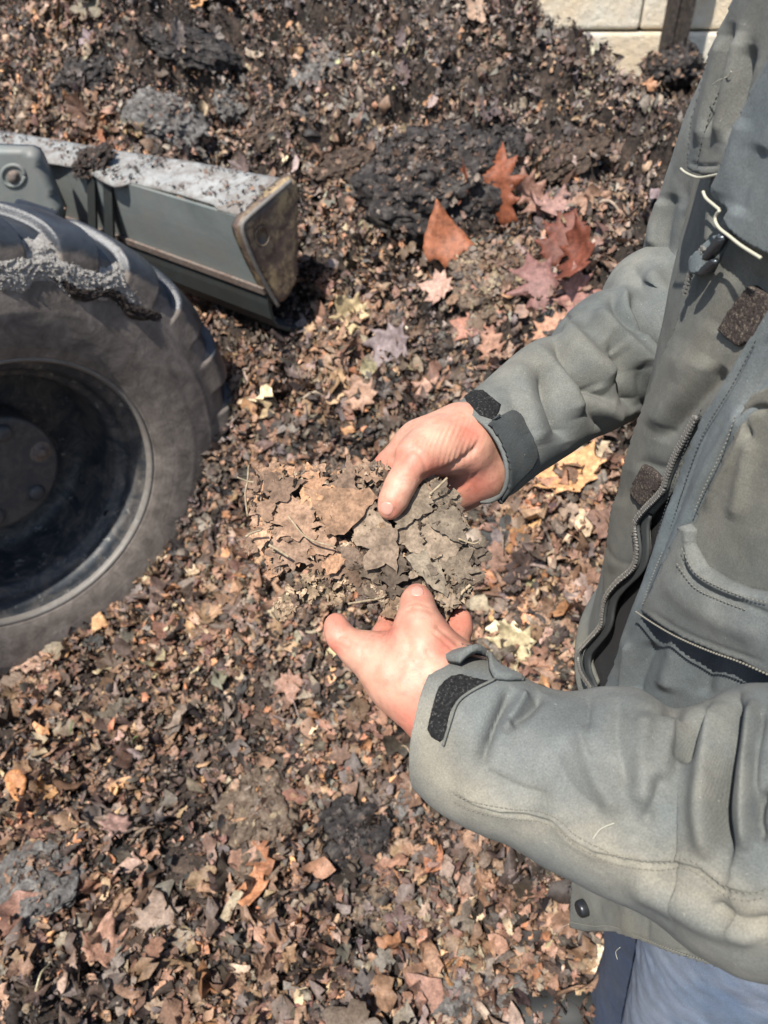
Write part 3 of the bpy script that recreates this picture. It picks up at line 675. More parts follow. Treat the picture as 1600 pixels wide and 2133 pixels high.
clod('compost_clod', 1040, 300, 130, 100, M_c1, 'black compost clod just right of the biggest clod', 5., .3, .3, bits=300, pal=DRK, tone=.6)
clod('compost_clod', 170, 150, 150, 70, M_c1, 'black flat clod high on the left of the heap', 8., .0, .3, bits=350, pal=DRK)
clod('compost_clod', 735, 1715, 150, 130, M_c1, 'dark round clod on the ground below the near sleeve cuff', 11., .12, .28, .55, bits=330, pal=DRK, bsz=(.004, .012))
clod('compost_clod', 830, 1660, 120, 60, M_c2, 'small pale grey clod beside the dark round clod under the sleeve', 12., .1, .3, bits=160, pal=GRY, bsz=(.004, .012))
clod('mouldy_clump', 345, 235, 150, 110, M_c2, 'grey mouldy clump above the bucket', 14., .2, .3, bits=200, pal=GRY)
clod('mouldy_clump', 480, 205, 60, 60, M_c2, 'small fluffy grey-green clump right of the larger mouldy one', 15., .2, .35, bits=140, pal=GRY)
clod('leaf_clump', 535, 1670, 150, 190, M_c3, 'tan pressed clump of rotten leaves in the lower foreground', 18., .22, .22, .45, bits=150, pal=TAN, bsz=(.006, .02), tone=.9)
clod('leaf_clump', 90, 1790, 150, 150, M_c2, 'grey-brown leaf clump at the lower left edge', 19., .20, .22, .45, bits=150, pal=(5, 9, 4, 2, 0), bsz=(.006, .02))
clod('leaf_clump', 830, 1850, 180, 110, M_c3, 'low brown clump between the dark clod and the jacket hem', 20., .05, .22, .4, bits=160, pal=(0, 2, 4, 9), bsz=(.006, .02))
clod('leaf_clump', 1040, 540, 190, 190, M_c3, 'straw-coloured mound of leaf bits inside the ring of rust leaves', 22., -.1, .3, .6, bits=1500, pal=TAN, bsz=(.008, .034), tone=.95)
clod('leaf_clump', 640, 130, 150, 80, M_c2, 'grey matted lump high on the heap, left of centre at the top', 51., .15, .25, .5, bits=160, pal=GRY)
clod('leaf_clump', 560, 265, 140, 70, M_c4, 'dark brown matted lump just above the right end of the bucket', 52., .15, .25, .5, bits=160, pal=(2, 4, 7, 0))
clod('leaf_clump', 1000, 150, 85, 60, M_c3, 'small pale tan lump near the top of the heap, right of centre', 53., .25, .25, .5, bits=70, pal=TAN)
clod('leaf_clump', 400, 85, 170, 70, M_c1, 'black matted lump at the top of the heap above the grey mouldy clump', 54., .1, .25, .5, bits=200, pal=DRK)
clod('leaf_clump', 60, 215, 130, 70, M_c3, 'tan lump at the left edge above the bucket', 55., .1, .25, .5, bits=200, pal=TAN)
clod('leaf_clump', 715, 330, 120, 80, M_c4, 'dark brown lump left of the big black clod', 56., .1, .25, .5, bits=160, pal=(2, 4, 7, 0))
clod('leaf_clump', 1200, 310, 130, 90, M_c4, 'brown lump on the heap beside the far upper sleeve', 57., .1, .25, .5, bits=200, pal=(2, 4, 7, 0))
clod('leaf_clump', 300, 1900, 170, 120, M_c4, 'flat brown pressed lump near the bottom left, above the curled leaf', 58., .05, .22, .4, bits=200, pal=(0, 2, 4, 9), bsz=(.006, .02))
clod('leaf_clump', 1000, 2050, 170, 110, M_c2, 'flat grey lump at the bottom edge left of the shaded denim leg', 59., .0, .22, .4, bits=200, pal=(5, 9, 4, 2), bsz=(.006, .02))
_tb = float(((top_s(np.array([195.]), np.array([345.]))[0]-CAM)@FV)[0])
gb2 = np.random.default_rng(91); mb = MB(); tpa = np.array([(0, 275), (300, 325), (600, 378), (512, 446), (444, 420), (300, 380), (236, 380), (95, 335), (0, 312)], float)
for k in range(420):
    for _ in range(50):
        x, y = gb2.uniform(0, 600), gb2.uniform(275, 446)
        if pip(np.array([[x, y]]), tpa)[0] and gb2.uniform() < sstep(-.15, .45, fbm(np.array([[x*.012, y*.02, 3.]]), 1, 3)[0])+.12: break
    P, N = top_s(np.array([x]), np.array([y])); (tv, tf), _ = TPL[gb2.integers(len(TPL))]; nn = N[0]+gb2.normal(0, .4, 3); nn /= np.linalg.norm(nn)
    Rm = rotmats(nn[None], np.array([gb2.uniform(0, 6.28)]), np.array([0.]), np.array([0.]))[0]; sz = gb2.uniform(.004, .018)
    mb.put((tv*sz)@Rm.T+P[0]+N[0]*(.008+sz*.1), tf, col=PAL[gb2.choice([0, 2, 4, 5, 7, 8, 9])]*.9)
tag(mb.build('leaf_crumbs', M_leaf), 'dark leaf crumbs and dirt strewn along the bucket top edge', 'crumbs', kind='stuff')
clod('soil_clump', 195, 338, 105, 50, M_mudd, 'dark soil clump lying on the bucket top edge', 25., .3, .35, .55, t=_tb, bits=160, pal=(4, 7, 8, 2), bsz=(.006, .016))
clod('debris_pile', 1413, 150, 85, 110, M_c1, 'dark brown debris heaped at the foot of the post', 27., .2, .25, .9, t=5.75, bits=300, bsz=(.02, .05))
clod('debris_pile', 1375, 150, 50, 150, M_c1, 'narrow dark debris piled up against the post side', 28., .2, .25, .9, t=5.6, bits=300, bsz=(.02, .05))

# ------------------------------------------------------------------ signed-distance bodies -> one smooth skin
def sdf_eval(G, prims):
    """prims: list of chains; each chain = (k, [(p0,r0,p1,r1), ...], group)"""
    def cap(P, a, ra, b, rb):
        d = b-a; L = (d@d)+1e-12; t = np.clip(((P-a)@d)/L, 0, 1); return np.linalg.norm(P-a-t[..., None]*d, axis=-1)-(ra+(rb-ra)*t)
    def smin(a, b, k):
        h = np.clip(.5+.5*(b-a)/k, 0, 1); return b+(a-b)*h-k*h*(1-h)
    core = None
    for k, segs, grp in prims:
        if grp == 'core':
            for s in segs:
                f = cap(G, *s); core = f if core is None else smin(core, f, k)
    out = core
    for k, segs, grp in prims:
        if grp == 'core': continue
        f = None
        for s in segs:
            q = cap(G, *s); f = q if f is None else smin(f, q, .004)
        out = smin(out, smin(core, f, k), .0016)
    return out
def surface_nets(fn, lo, hi, h):
    n = np.ceil((hi-lo)/h).astype(int)+1; ax = [lo[k]+h*np.arange(n[k]) for k in range(3)]
    Fv = np.empty(n, np.float32)
    for i0 in range(0, n[0], 24):
        G = np.stack(np.meshgrid(ax[0][i0:i0+24], ax[1], ax[2], indexing='ij'), -1); Fv[i0:i0+24] = fn(G)
    s = Fv < 0; c = sum(s[i:n[0]-1+i, j:n[1]-1+j, k:n[2]-1+k].astype(np.int8) for i in (0, 1) for j in (0, 1) for k in (0, 1))
    act = np.argwhere((c > 0) & (c < 8)); idx = -np.ones(n-1, np.int64); idx[tuple(act.T)] = np.arange(len(act))
    cor = [(i, j, k) for i in (0, 1) for j in (0, 1) for k in (0, 1)]; val = {q: Fv[act[:, 0]+q[0], act[:, 1]+q[1], act[:, 2]+q[2]] for q in cor}
    acc = np.zeros((len(act), 3)); cnt = np.zeros(len(act))
    for a in cor:
        for k in range(3):
            if a[k] == 0:
                b = list(a); b[k] = 1; b = tuple(b); m = (val[a] < 0) != (val[b] < 0); t = val[a]/(val[a]-val[b]+1e-20)
                p = np.array(a, float)[None]+np.eye(3)[k][None]*t[:, None]; acc[m] += p[m]; cnt[m] += 1
    V = lo+(act+acc/cnt[:, None])*h; Q = []
    for k in range(3):
        sl0 = [slice(1, n[i]-1) for i in range(3)]; sl0[k] = slice(0, n[k]-1); sl1 = list(sl0); sl1[k] = slice(1, n[k])
        A, B = s[tuple(sl0)], s[tuple(sl1)]; e = np.argwhere(A != B); off = np.array([1, 1, 1]); off[k] = 0; e = e+off
        u = np.eye(3, dtype=int)[(k+1) % 3]; w = np.eye(3, dtype=int)[(k+2) % 3]
        g = lambda d: idx[tuple((e-d).T)]
        q = np.stack([g(u+w), g(w), g(0*u), g(u)], 1); fl = s[tuple(e.T)]; q[~fl] = q[~fl][:, ::-1]; Q.append(q)
    return V, np.concatenate(Q)
def PD(x, y, d): return W(x, y, d)
def chain(k, pts, grp='f'):
    q = [(PD(*p[:3]), p[3]/1000.) for p in pts]; return (k, [(a[0], a[1], b[0], b[1]) for a, b in zip(q[:-1], q[1:])], grp)
RH = [chain(.016, [(1060, 895, .63, 22), (960, 912, .603, 23), (880, 935, .604, 19), (828, 972, .612, 14.5)], 'core'),
      chain(.016, [(1075, 935, .64, 18), (1000, 976, .618, 21), (950, 1008, .628, 19), (905, 1040, .632, 15)], 'core'),
      chain(.014, [(975, 935, .590, 15), (915, 932, .582, 16), (872, 948, .574, 13.5)], 'core'),
      chain(.012, [(828, 972, .612, 14), (768, 1003, .620, 10.5), (720, 1025, .622, 9.5), (685, 1045, .614, 8.5)]),
      chain(.012, [(855, 1008, .622, 12), (795, 1050, .630, 10), (745, 1085, .628, 9.5), (712, 1105, .620, 8.5)]),
      chain(.012, [(885, 1040, .630, 12), (835, 1095, .632, 9.8), (790, 1130, .626, 9), (760, 1150, .618, 8)]),
      chain(.012, [(915, 1050, .632, 11), (890, 1110, .630, 9), (860, 1145, .622, 8.2), (835, 1170, .614, 7.3)]),
      chain(.012, [(905, 930, .580, 15), (866, 955, .569, 13.2), (848, 985, .564, 11.2), (833, 1012, .561, 10.8), (820, 1040, .559, 10.3), (812, 1058, .5595, 8.8)])]
LH = [chain(.016, [(990, 1500, .500, 24), (930, 1400, .513, 20), (880, 1385, .520, 19.5), (842, 1376, .528, 17.5)], 'core'),
      chain(.016, [(980, 1570, .490, 23), (896, 1462, .503, 19.5), (832, 1417, .512, 17), (775, 1367, .522, 14.2)], 'core'),
      chain(.014, [(900, 1390, .505, 17), (882, 1345, .507, 15.5), (873, 1312, .512, 13)], 'core'),
      chain(.010, [(930, 1400, .52, 18), (930, 1378, .535, 15)], 'core'),
      chain(.010, [(775, 1366, .522, 13.2), (738, 1349, .525, 11.2), (714, 1331, .528, 9.5), (703, 1314, .531, 8.9), (700, 1300, .533, 7.7)]),
      chain(.010, [(826, 1368, .535, 13), (804, 1322, .560, 9.6), (816, 1288, .575, 9.2), (838, 1245, .582, 8.4)]),
      chain(.010, [(862, 1372, .540, 13), (858, 1312, .574, 10), (876, 1262, .588, 9.2), (890, 1215, .586, 8)]),
      chain(.010, [(925, 1385, .535, 13), (948, 1338, .553, 10), (957, 1308, .562, 9.4), (960, 1290, .565, 8.2)]),
      chain(.011, [(880, 1345, .507, 14), (873, 1305, .513, 12.4), (870, 1275, .520, 11.3), (869, 1255, .526, 11), (869, 1242, .532, 8.9)])]
def hand(prims, h=.00125):
    pts = np.array([q for c in prims for s in c[1] for q in (s[0], s[2])]); lo, hi = pts.min(0)-.028, pts.max(0)+.028
    V, Q = surface_nets(lambda G: sdf_eval(G, prims), lo, hi, h)
    for _ in range(2):                                        # light smoothing
        acc = np.zeros_like(V); cnt = np.zeros(len(V))
        for a, b in ((0, 1), (1, 2), (2, 3), (3, 0)):
            np.add.at(acc, Q[:, a], V[Q[:, b]]); np.add.at(acc, Q[:, b], V[Q[:, a]]); np.add.at(cnt, Q[:, a], 1); np.add.at(cnt, Q[:, b], 1)
        V = .5*V+.5*acc/cnt[:, None]
    return V, Q
def detail(V, Q, S, extra=None, amp=.00035):
    N = vnormals(V, Q); px, py, d = PX(V); P2 = np.column_stack([px, py]); face = sstep(.0, .35, ((CAM-V)/np.linalg.norm(CAM-V, axis=1)[:, None]*N).sum(1))
    z = strokes(P2, S)*face+amp*fbm(V, 55, 3)
    if extra is not None: z = z+extra(P2)*face
    return V+N*z[:, None]
SKIN = np.array([.49, .272, .190]); RED = np.array([.49, .18, .125]); PALE = np.array([.53, .325, .235])
def skin_tint(V, reds, pales=()):
    px, py, d = PX(V); c = np.tile(SKIN, (len(V), 1)); k = .35*np.clip(fbm(V, 45, 3)+.2, 0, 1)
    for x, y, r in reds: k = np.maximum(k, np.exp(-((px-x)**2+(py-y)**2)/r**2))
    c = c*(1-k[:, None])+RED*k[:, None]; k = np.zeros(len(V))
    for x, y, r in pales: k = np.maximum(k, .8*np.exp(-((px-x)**2+(py-y)**2)/r**2))
    c = c*(1-k[:, None])+PALE*k[:, None]; k = np.zeros(len(V))
    for x, y, r in reds[:1]+reds[3:4]: k = np.maximum(k, np.exp(-((px-x)**2+(py-y)**2)/(r*1.3)**2))
    k = .38*sstep(.12, .4, fbm(V, 300, 3))*(.15+k); return c*(1-k[:, None])+np.array([.16, .10, .07])*k[:, None]
def wr(P2):                                                  # fine skin folds where thumb base meets wrist
    x, y = P2[:, 0], P2[:, 1]; u = (x-930)*.90+(y-925)*.28; w = np.exp(-(((x-945)/58)**2+((y-925)/46)**2)**1.5)
    return w*.00042*np.sin(u*.62+1.8*np.sin((y-900)*.045)+.8*np.sin(x*.11+y*.07))*(.6+.4*np.sin(y*.09+x*.05))
RS = [([(868, 1000), (850, 992), (826, 996)], 3, -.0006), ([(866, 1008), (848, 1001), (822, 1004)], 3, -.0006), ([(862, 1016), (846, 1010), (820, 1012)], 3, -.0005),
      ([(872, 996), (905, 990), (945, 972), (985, 940), (1000, 915)], 7, -.0032), ([(822, 972), (850, 940), (885, 915)], 10, -.0016), ([(858, 930), (880, 955), (890, 985)], 5, -.0010),
      ([(800, 945), (840, 930), (880, 900)], 9, .0010), ([(930, 1030), (970, 1010), (1000, 980)], 4, -.0008)]
LS = [([(742, 1330), (752, 1352), (748, 1378)], 5, -.0006), ([(722, 1322), (728, 1340), (716, 1356)], 3, -.0005), ([(850, 1288), (872, 1283), (894, 1290)], 2.6, -.0005), ([(790, 1350), (800, 1385), (790, 1425)], 13, .0011), ([(885, 1350), (900, 1372), (925, 1380)], 4, -.0007), ([(842, 1262), (868, 1256), (898, 1264)], 3, -.0006), ([(840, 1272), (868, 1266), (902, 1274)], 3, -.0007), ([(838, 1310), (850, 1345), (846, 1380)], 12, -.0016),
      ([(905, 1300), (935, 1325), (960, 1345)], 5, -.0012), ([(898, 1312), (925, 1335), (950, 1358)], 4, -.0011), ([(700, 1330), (715, 1322), (732, 1318)], 3, -.0006), ([(694, 1338), (710, 1345), (722, 1352)], 3, -.0004),
      ([(905, 1395), (890, 1425), (875, 1455)], 9, .0010), ([(860, 1380), (840, 1420), (836, 1450)], 10, .0008)]
Vr, Qr = hand(RH); Vr = detail(Vr, Qr, RS, wr); Cr = skin_tint(Vr, [(812, 1062, 22), (850, 955, 34), (905, 985, 38), (990, 1010, 48), (790, 960, 26), (980, 900, 30)], [(900, 905, 26), (838, 1010, 16)])
Vl, Ql = hand(LH); Vl = detail(Vl, Ql, LS); Cl = skin_tint(Vl, [(698, 1296, 26), (870, 1232, 24), (955, 1290, 40), (805, 1310, 30), (700, 1345, 24), (930, 1345, 26), (868, 1500, 60), (850, 1300, 22)], [(850, 1390, 42), (872, 1290, 14), (770, 1370, 28)])
# coarse body hidden inside the clothes, with neck and head
def wp(x, y, z, r): return (np.array([x, y, z]), r)
def wchain(k, pts): return (k, [(a[0], a[1], b[0], b[1]) for a, b in zip(pts[:-1], pts[1:])], 'core')
SHR, SHL = (.39, .68, 1.52), (.39, .27, 1.52)
ER = W(1430, 660, .78); WRr = W(1060, 925, .63); EL = np.array([.36, .13, 1.19]); WRl = W(985, 1530, .497)
BODY = [wchain(.05, [wp(.37, .48, .95, .11), wp(.38, .48, 1.20, .11), wp(.38, .48, 1.42, .10)]), wchain(.05, [wp(*SHR, .055), wp(.38, .48, 1.50, .08), wp(*SHL, .055)]),
        wchain(.03, [wp(.37, .48, 1.55, .065), wp(.34, .48, 1.66, .058)]),
        wchain(.03, [wp(*SHR, .052), (ER, .042), (WRr, .026)]), wchain(.03, [wp(*SHL, .052), (EL, .042), (WRl, .025)]),
        wchain(.04, [wp(.40, .57, .95, .075), wp(.43, .565, .50, .05), wp(.46, .56, .10, .035), wp(.36, .555, .05, .028)]),
        wchain(.04, [wp(.40, .40, .95, .075), wp(.43, .39, .50, .05), wp(.47, .37, .10, .035), wp(.38, .34, .05, .028)]),
        wchain(.03, [wp(.335, .48, 1.80, .088), wp(.315, .48, 1.79, .085)]), wchain(.03, [wp(.325, .48, 1.76, .075), wp(.285, .48, 1.70, .045), wp(.27, .48, 1.695, .03)]),
        wchain(.012, [wp(.245, .48, 1.785, .010), wp(.218, .48, 1.750, .014)]), wchain(.012, [wp(.232, .48, 1.715, .018), wp(.235, .48, 1.700, .016)]),
        wchain(.008, [wp(.33, .395, 1.79, .012), wp(.337, .390, 1.755, .010)]), wchain(.008, [wp(.33, .565, 1.79, .012), wp(.337, .570, 1.755, .010)])]
blo = np.array([.12, .02, .0]); bhi = np.array([.62, .86, 1.95])
Vb, Qb = surface_nets(lambda G: sdf_eval(G, BODY), blo, bhi, .0095)
person = empty('person', Vector((.36, .48, 0)))
tag(person, 'person in worn grey work jacket and blue jeans holding out a leaf slab', 'person')
body = add('body', np.concatenate([Vb, Vr, Vl]), [np.concatenate([Qb, Qr+len(Vb), Ql+len(Vb)+len(Vr)])], M_skin, person, color=np.concatenate([np.tile(SKIN, (len(Vb), 1)), Cr, Cl]))
Vh, Qh = surface_nets(lambda G: np.maximum(sdf_eval(G, [wchain(.03, [wp(.345, .48, 1.815, .098), wp(.35, .48, 1.78, .092)])])+.006*fbm(G, 60, 2), -(G[..., 2]-1.70-1.2*np.clip(.36-G[..., 0], -.1, .3))), np.array([.2, .34, 1.6]), np.array([.5, .62, 1.96]), .006)
add('hair', Vh, [Qh], M_hair, person)
rs_, ls_ = bvh_surf(bvh_of(Vr, [Qr])), bvh_surf(bvh_of(Vl, [Ql]))
sheet('fingernail', round_poly([(791, 1050), (800, 1044), (815, 1046), (822, 1056), (818, 1070), (806, 1076), (793, 1069)], 2), 2.0, rs_, .0004, M_nail, body, .0008, edge=4)
sheet('fingernail', round_poly([(854, 1232), (858, 1222), (868, 1218), (880, 1222), (885, 1232), (882, 1242), (857, 1242)], 2), 2.0, ls_, .0004, M_nail, body, .0008, edge=4)

# ------------------------------------------------------------------ the slab of matted leaves held in the hands
SLN = (CAM-W(780, 1130, .57)); SLN /= np.linalg.norm(SLN); SLN = SLN*.86+np.array([-.05, -.12, .42]); SLN /= np.linalg.norm(SLN)
SL0 = W(800, 1150, .568); slab_s = plane_surf(SL0, SLN)
slabpoly = [(524, 1004), (545, 994), (560, 990), (595, 992), (632, 986), (652, 984), (672, 980), (690, 990), (704, 992), (728, 980), (752, 976), (812, 976), (838, 1008), (860, 1004), (892, 1000), (915, 1012), (932, 1028), (945, 1048), (956, 1060), (972, 1086), (968, 1110), (958, 1130), (976, 1146), (1004, 1162), (996, 1192), (980, 1220), (968, 1245), (952, 1264), (930, 1278), (900, 1284), (860, 1282), (832, 1276), (806, 1262), (792, 1256), (770, 1236), (758, 1215), (742, 1190), (715, 1178), (690, 1180), (668, 1172), (648, 1160), (632, 1168), (618, 1180), (600, 1172), (588, 1180), (572, 1200), (566, 1180), (556, 1152), (530, 1140), (516, 1128), (538, 1116), (540, 1080), (520, 1062), (532, 1036)]
gs = np.random.default_rng(31)
def slab_relief(P): return (.0045*fbm(P, 22, 3)+.0035*sstep(.0, .06, fbm(P+3, 34, 3)))[:, None]
def rag(poly, amp, step=5):
    P = dens(poly, step); n = len(P); k = np.arange(n); o = gs.normal(0, amp, (n, 2)); o = .6*o+.4*np.roll(o, 1, 0); return P+o
slab = sheet('leaf_slab', rag(slabpoly, 2.2), 5, slab_s, lambda p: -.002+slab_relief(slab_s(p[:, 0], p[:, 1])[0])[:, 0], M_slab, None, .015, edge=5, noise=(90, .002), color=(.05, .036, .027), origin=SL0)
tag(slab, 'ragged flat slab of matted dry leaves held between both hands', 'leaf slab')
def leaf_poly(kind, L, seed):
    g = np.random.default_rng(seed)
    if kind == 'maple':
        pts = [(0, -.5), (.10, -.30), (.32, -.34), (.27, -.20), (.50, -.05), (.36, .02), (.46, .26), (.27, .20), (.18, .22), (.14, .38), (0, .55)]
        pts = pts+[(-x, y) for x, y in pts[-2:0:-1]]
    elif kind == 'oak':
        pts = [(0, -.5), (.06, -.36), (.20, -.33), (.12, -.20), (.30, -.10), (.12, -.02), (.34, .14), (.14, .18), (.24, .36), (.09, .34), (0, .52)]
        pts = pts+[(-x, y) for x, y in pts[-2:0:-1]]
    elif kind == 'oval':
        pts = [(math.sin(t)*.27*(1-.2*math.cos(t)), -math.cos(t)*.5) for t in np.linspace(0, 2*np.pi, 18, endpoint=False)]
    else:
        a = np.sort(g.uniform(0, 2*np.pi, 9)); r = g.uniform(.25, .55, 9); pts = list(zip(r*np.cos(a), r*np.sin(a)*.8))
    P = np.array(pts)*L; P += g.normal(0, .022*L, P.shape); return P
def leaf3d(kind, L, seed, C, nrm, yaw, bend=.25, crink=.05, th=.0006, lift=0., cup=0., rg=.013):
    """returns V, faces of one leaf, size L (m), centred C, facing nrm"""
    poly = rag(leaf_poly(kind, 1., seed), rg, .05); v2, f = fill(poly, .085); g = np.random.default_rng(seed+9)
    x, y = v2[:, 0], v2[:, 1]; r = np.hypot(x, y); a = np.arctan2(y+.3, x)
    z = bend*(y**2)*g.choice([-1, 1])+cup*r**2+crink*fbm(np.column_stack([x, y, x*0+seed*.7]), 3.2, 3)+.012*np.cos(a*9)*r-.02*np.exp(-(x/.03)**2)*(kind != 'frag')
    a = np.array([math.cos(yaw), math.sin(yaw), 0]); nrm = nrm/np.linalg.norm(nrm); u = a-(a@nrm)*nrm; u /= np.linalg.norm(u); w = np.cross(nrm, u)
    V = C+L*(x[:, None]*u+y[:, None]*w+z[:, None]*nrm)+lift*nrm
    tri = f; A, B, Cc = V[tri[:, 0]], V[tri[:, 1]], V[tri[:, 2]]; n0 = np.cross(B-A, Cc-A)
    tri = np.where(((n0@nrm) < 0)[:, None], tri[:, ::-1], tri); n = len(V)
    e = np.concatenate([tri[:, [0, 1]], tri[:, [1, 2]], tri[:, [2, 0]]]); key = e[:, 0]*10**6+e[:, 1]; be = e[~np.isin(key, e[:, 1]*10**6+e[:, 0])]
    return np.concatenate([V, V-nrm*th]), [np.concatenate([tri, tri[:, ::-1]+n]), np.column_stack([be[:, 1], be[:, 0], be[:, 0]+n, be[:, 1]+n])]
mb = MB(); sp = np.array(slabpoly, float); cnt = 0
cols = [(.40, .26, .165), (.31, .212, .14), (.40, .285, .19), (.28, .20, .14), (.23, .17, .125), (.42, .28, .17)]; gcols = [(.25, .200, .150), (.21, .168, .128), (.29, .235, .175), (.18, .142, .108), (.32, .262, .195)]
big = [(700, 1060, 175, 'frag', 0), (620, 1085, 120, 'maple', 0), (880, 1118, 200, 'frag', 1), (770, 1095, 160, 'frag', 1), (590, 1020, 110, 'frag', 0), (610, 1140, 120, 'maple', 0), (745, 1010, 130, 'frag', 0), (900, 1200, 120, 'frag', 1), (820, 1200, 110, 'oak', 1), (930, 1100, 100, 'frag', 1), (660, 1020, 90, 'oak', 0), (800, 1150, 140, 'frag', 1), (860, 1060, 120, 'frag', 1), (950, 1180, 90, 'maple', 1), (560, 1060, 80, 'frag', 0), (680, 1130, 90, 'frag', 0)]
order = list(range(16, 250))+list(range(0, 16))+list(range(250, 300))
for i in order:
    if i < len(big): x, y, L, kd, gr = big[i]; tilt = .04; lift = .0062+i*.00016; cr = .045; bd = .07
    else:
        for _ in range(60):
            x, y = gs.uniform(515, 1000), gs.uniform(976, 1284)
            q = np.array([[x, y]]); dd = segdist(q, sp, True)[0][0]
            if pip(q, sp)[0] and gs.uniform() < (1. if dd < 30 else .34): break
        L = gs.uniform(28, 74) if dd < 30 else gs.uniform(16, 55); kd = gs.choice(['frag', 'frag', 'frag', 'oak', 'oval', 'maple'] if dd < 30 else ['frag', 'frag', 'frag', 'oval']); gr = gs.uniform() < sstep(600, 1000, x)
        tilt = gs.normal(0, .30 if dd < 30 else .13); lift = gs.uniform(-.001, .0055)+(.003 if i >= 250 else 0); cr = gs.uniform(.05, .16); bd = gs.uniform(-.3, .5)
    P, N = slab_s(np.array([x]), np.array([y])); P = P+N*slab_relief(P); dpt = (P[0]-CAM)@FV; td = gs.uniform(0, 6.28); n2 = N[0]+tilt*np.array([math.cos(td), math.sin(td), .3])
    cl = np.array(gcols[gs.integers(5)] if gr else cols[gs.integers(6)])*gs.uniform(.75, 1.2)
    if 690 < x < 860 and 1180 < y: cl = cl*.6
    wx = sstep(640, 900, x)*gs.uniform(.7, 1.15); cl = cl*(np.array([.98, .86, .80])*(1-wx)+np.array([.62, .60, .58])*wx)
    mb.put(*leaf3d(kd, L*dpt/F, 100+i, P[0], n2, gs.uniform(0, 6.28), bd, cr, .0005, lift, rg=.03), col=cl)
for i in range(520):                                        # crumbs and slivers between the layers
    for _ in range(60):
        x, y = gs.uniform(512, 1004), gs.uniform(974, 1288)
        q = np.array([[x, y]]); dd = segdist(q, sp, True)[0][0]
        if pip(q, sp)[0] and gs.uniform() < (.45 if dd < 20 else .12+.35*(x > 900)): break
    P, N = slab_s(np.array([x]), np.array([y])); P = (P+N*slab_relief(P))[0]; (tv, tf), _ = TPL[gs.choice([0, 3, 8, 10, 13, 14, 16, 18, 19, 21, 22])]
    nn = N[0]+gs.normal(0, .55, 3); nn /= np.linalg.norm(nn); Rm = rotmats(nn[None], np.array([gs.uniform(0, 6.28)]), np.array([0.]), np.array([0.]))[0]
    mb.put((tv*gs.uniform(.003, .011))@Rm.T+P+N[0]*gs.uniform(.001, .0075), tf, col=np.array([(.04, .03, .022), (.09, .065, .045), (.30, .22, .15), (.42, .32, .22), (.17, .13, .10)][gs.integers(5)])*(.8 if x > 800 else 1))
mb.build('leaf_layers', M_slab, slab, smooth=False, origin=SL0)
# the torn flap hanging at the lower left of the slab and thin stalks
fl = [(752, 1210), (735, 1236), (712, 1240), (696, 1256), (668, 1246), (640, 1256), (612, 1268), (596, 1276), (580, 1294), (570, 1290), (568, 1264), (584, 1244), (612, 1226), (640, 1202), (654, 1180), (680, 1172), (720, 1180)]
flp = sheet('torn_flap', rag(fl, 3.0), 4, plane_surf(W(680, 1220, .572), SLN+np.array([-.1, -.3, -.2])), 0., M_slab, slab, .003, edge=3, noise=(70, .006), color=(.17, .13, .085))
mb = MB()
for i in range(46):
    for _ in range(60):
        x, y = gs.uniform(565, 760), gs.uniform(1165, 1295)
        if pip(np.array([[x, y]]), np.array(fl, float))[0]: break
    P = W(x, y, .568); n2 = SLN+gs.normal(0, .45, 3)
    mb.put(*leaf3d(gs.choice(['frag', 'oak', 'frag', 'maple']), gs.uniform(16, 40)*.57/F, 900+i, P, n2, gs.uniform(0, 6.28), .4, .2, .0004), col=np.array([(.38, .27, .18), (.28, .20, .13), (.13, .09, .065), (.44, .32, .21)][gs.integers(4)]))
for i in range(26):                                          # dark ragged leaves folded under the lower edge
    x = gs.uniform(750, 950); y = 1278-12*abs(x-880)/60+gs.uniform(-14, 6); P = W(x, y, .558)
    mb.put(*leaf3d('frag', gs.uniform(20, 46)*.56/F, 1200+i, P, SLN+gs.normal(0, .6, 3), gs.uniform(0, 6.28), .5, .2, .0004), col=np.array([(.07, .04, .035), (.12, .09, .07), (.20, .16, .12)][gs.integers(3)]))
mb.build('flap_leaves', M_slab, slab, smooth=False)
for L, r0 in ([(518, 968), (516, 1000), (511, 1030), (516, 1076)], .0008), ([(494, 994), (515, 1002), (530, 1005)], .0008), ([(932, 995), (915, 1012), (895, 1030)], .001), ([(980, 1218), (962, 1235), (956, 1252), (948, 1262)], .0012), ([(725, 1258), (760, 1252), (790, 1246), (806, 1240)], .0010), ([(512, 1118), (525, 1110), (545, 1104)], .0009), ([(560, 1135), (580, 1146), (602, 1160)], .0011), ([(955, 1122), (985, 1132), (1000, 1128)], .0007), ([(600, 1075), (640, 1120), (700, 1140)], .0007):
    q = spline(L, 16); P = W(q[:, 0], q[:, 1], .553+0*q[:, 0]); mbx = MB(); mbx.put(*tube_geo(P, r0, 6), col=(.32, .25, .16)); mbx.build('stalk', M_leaf, slab)

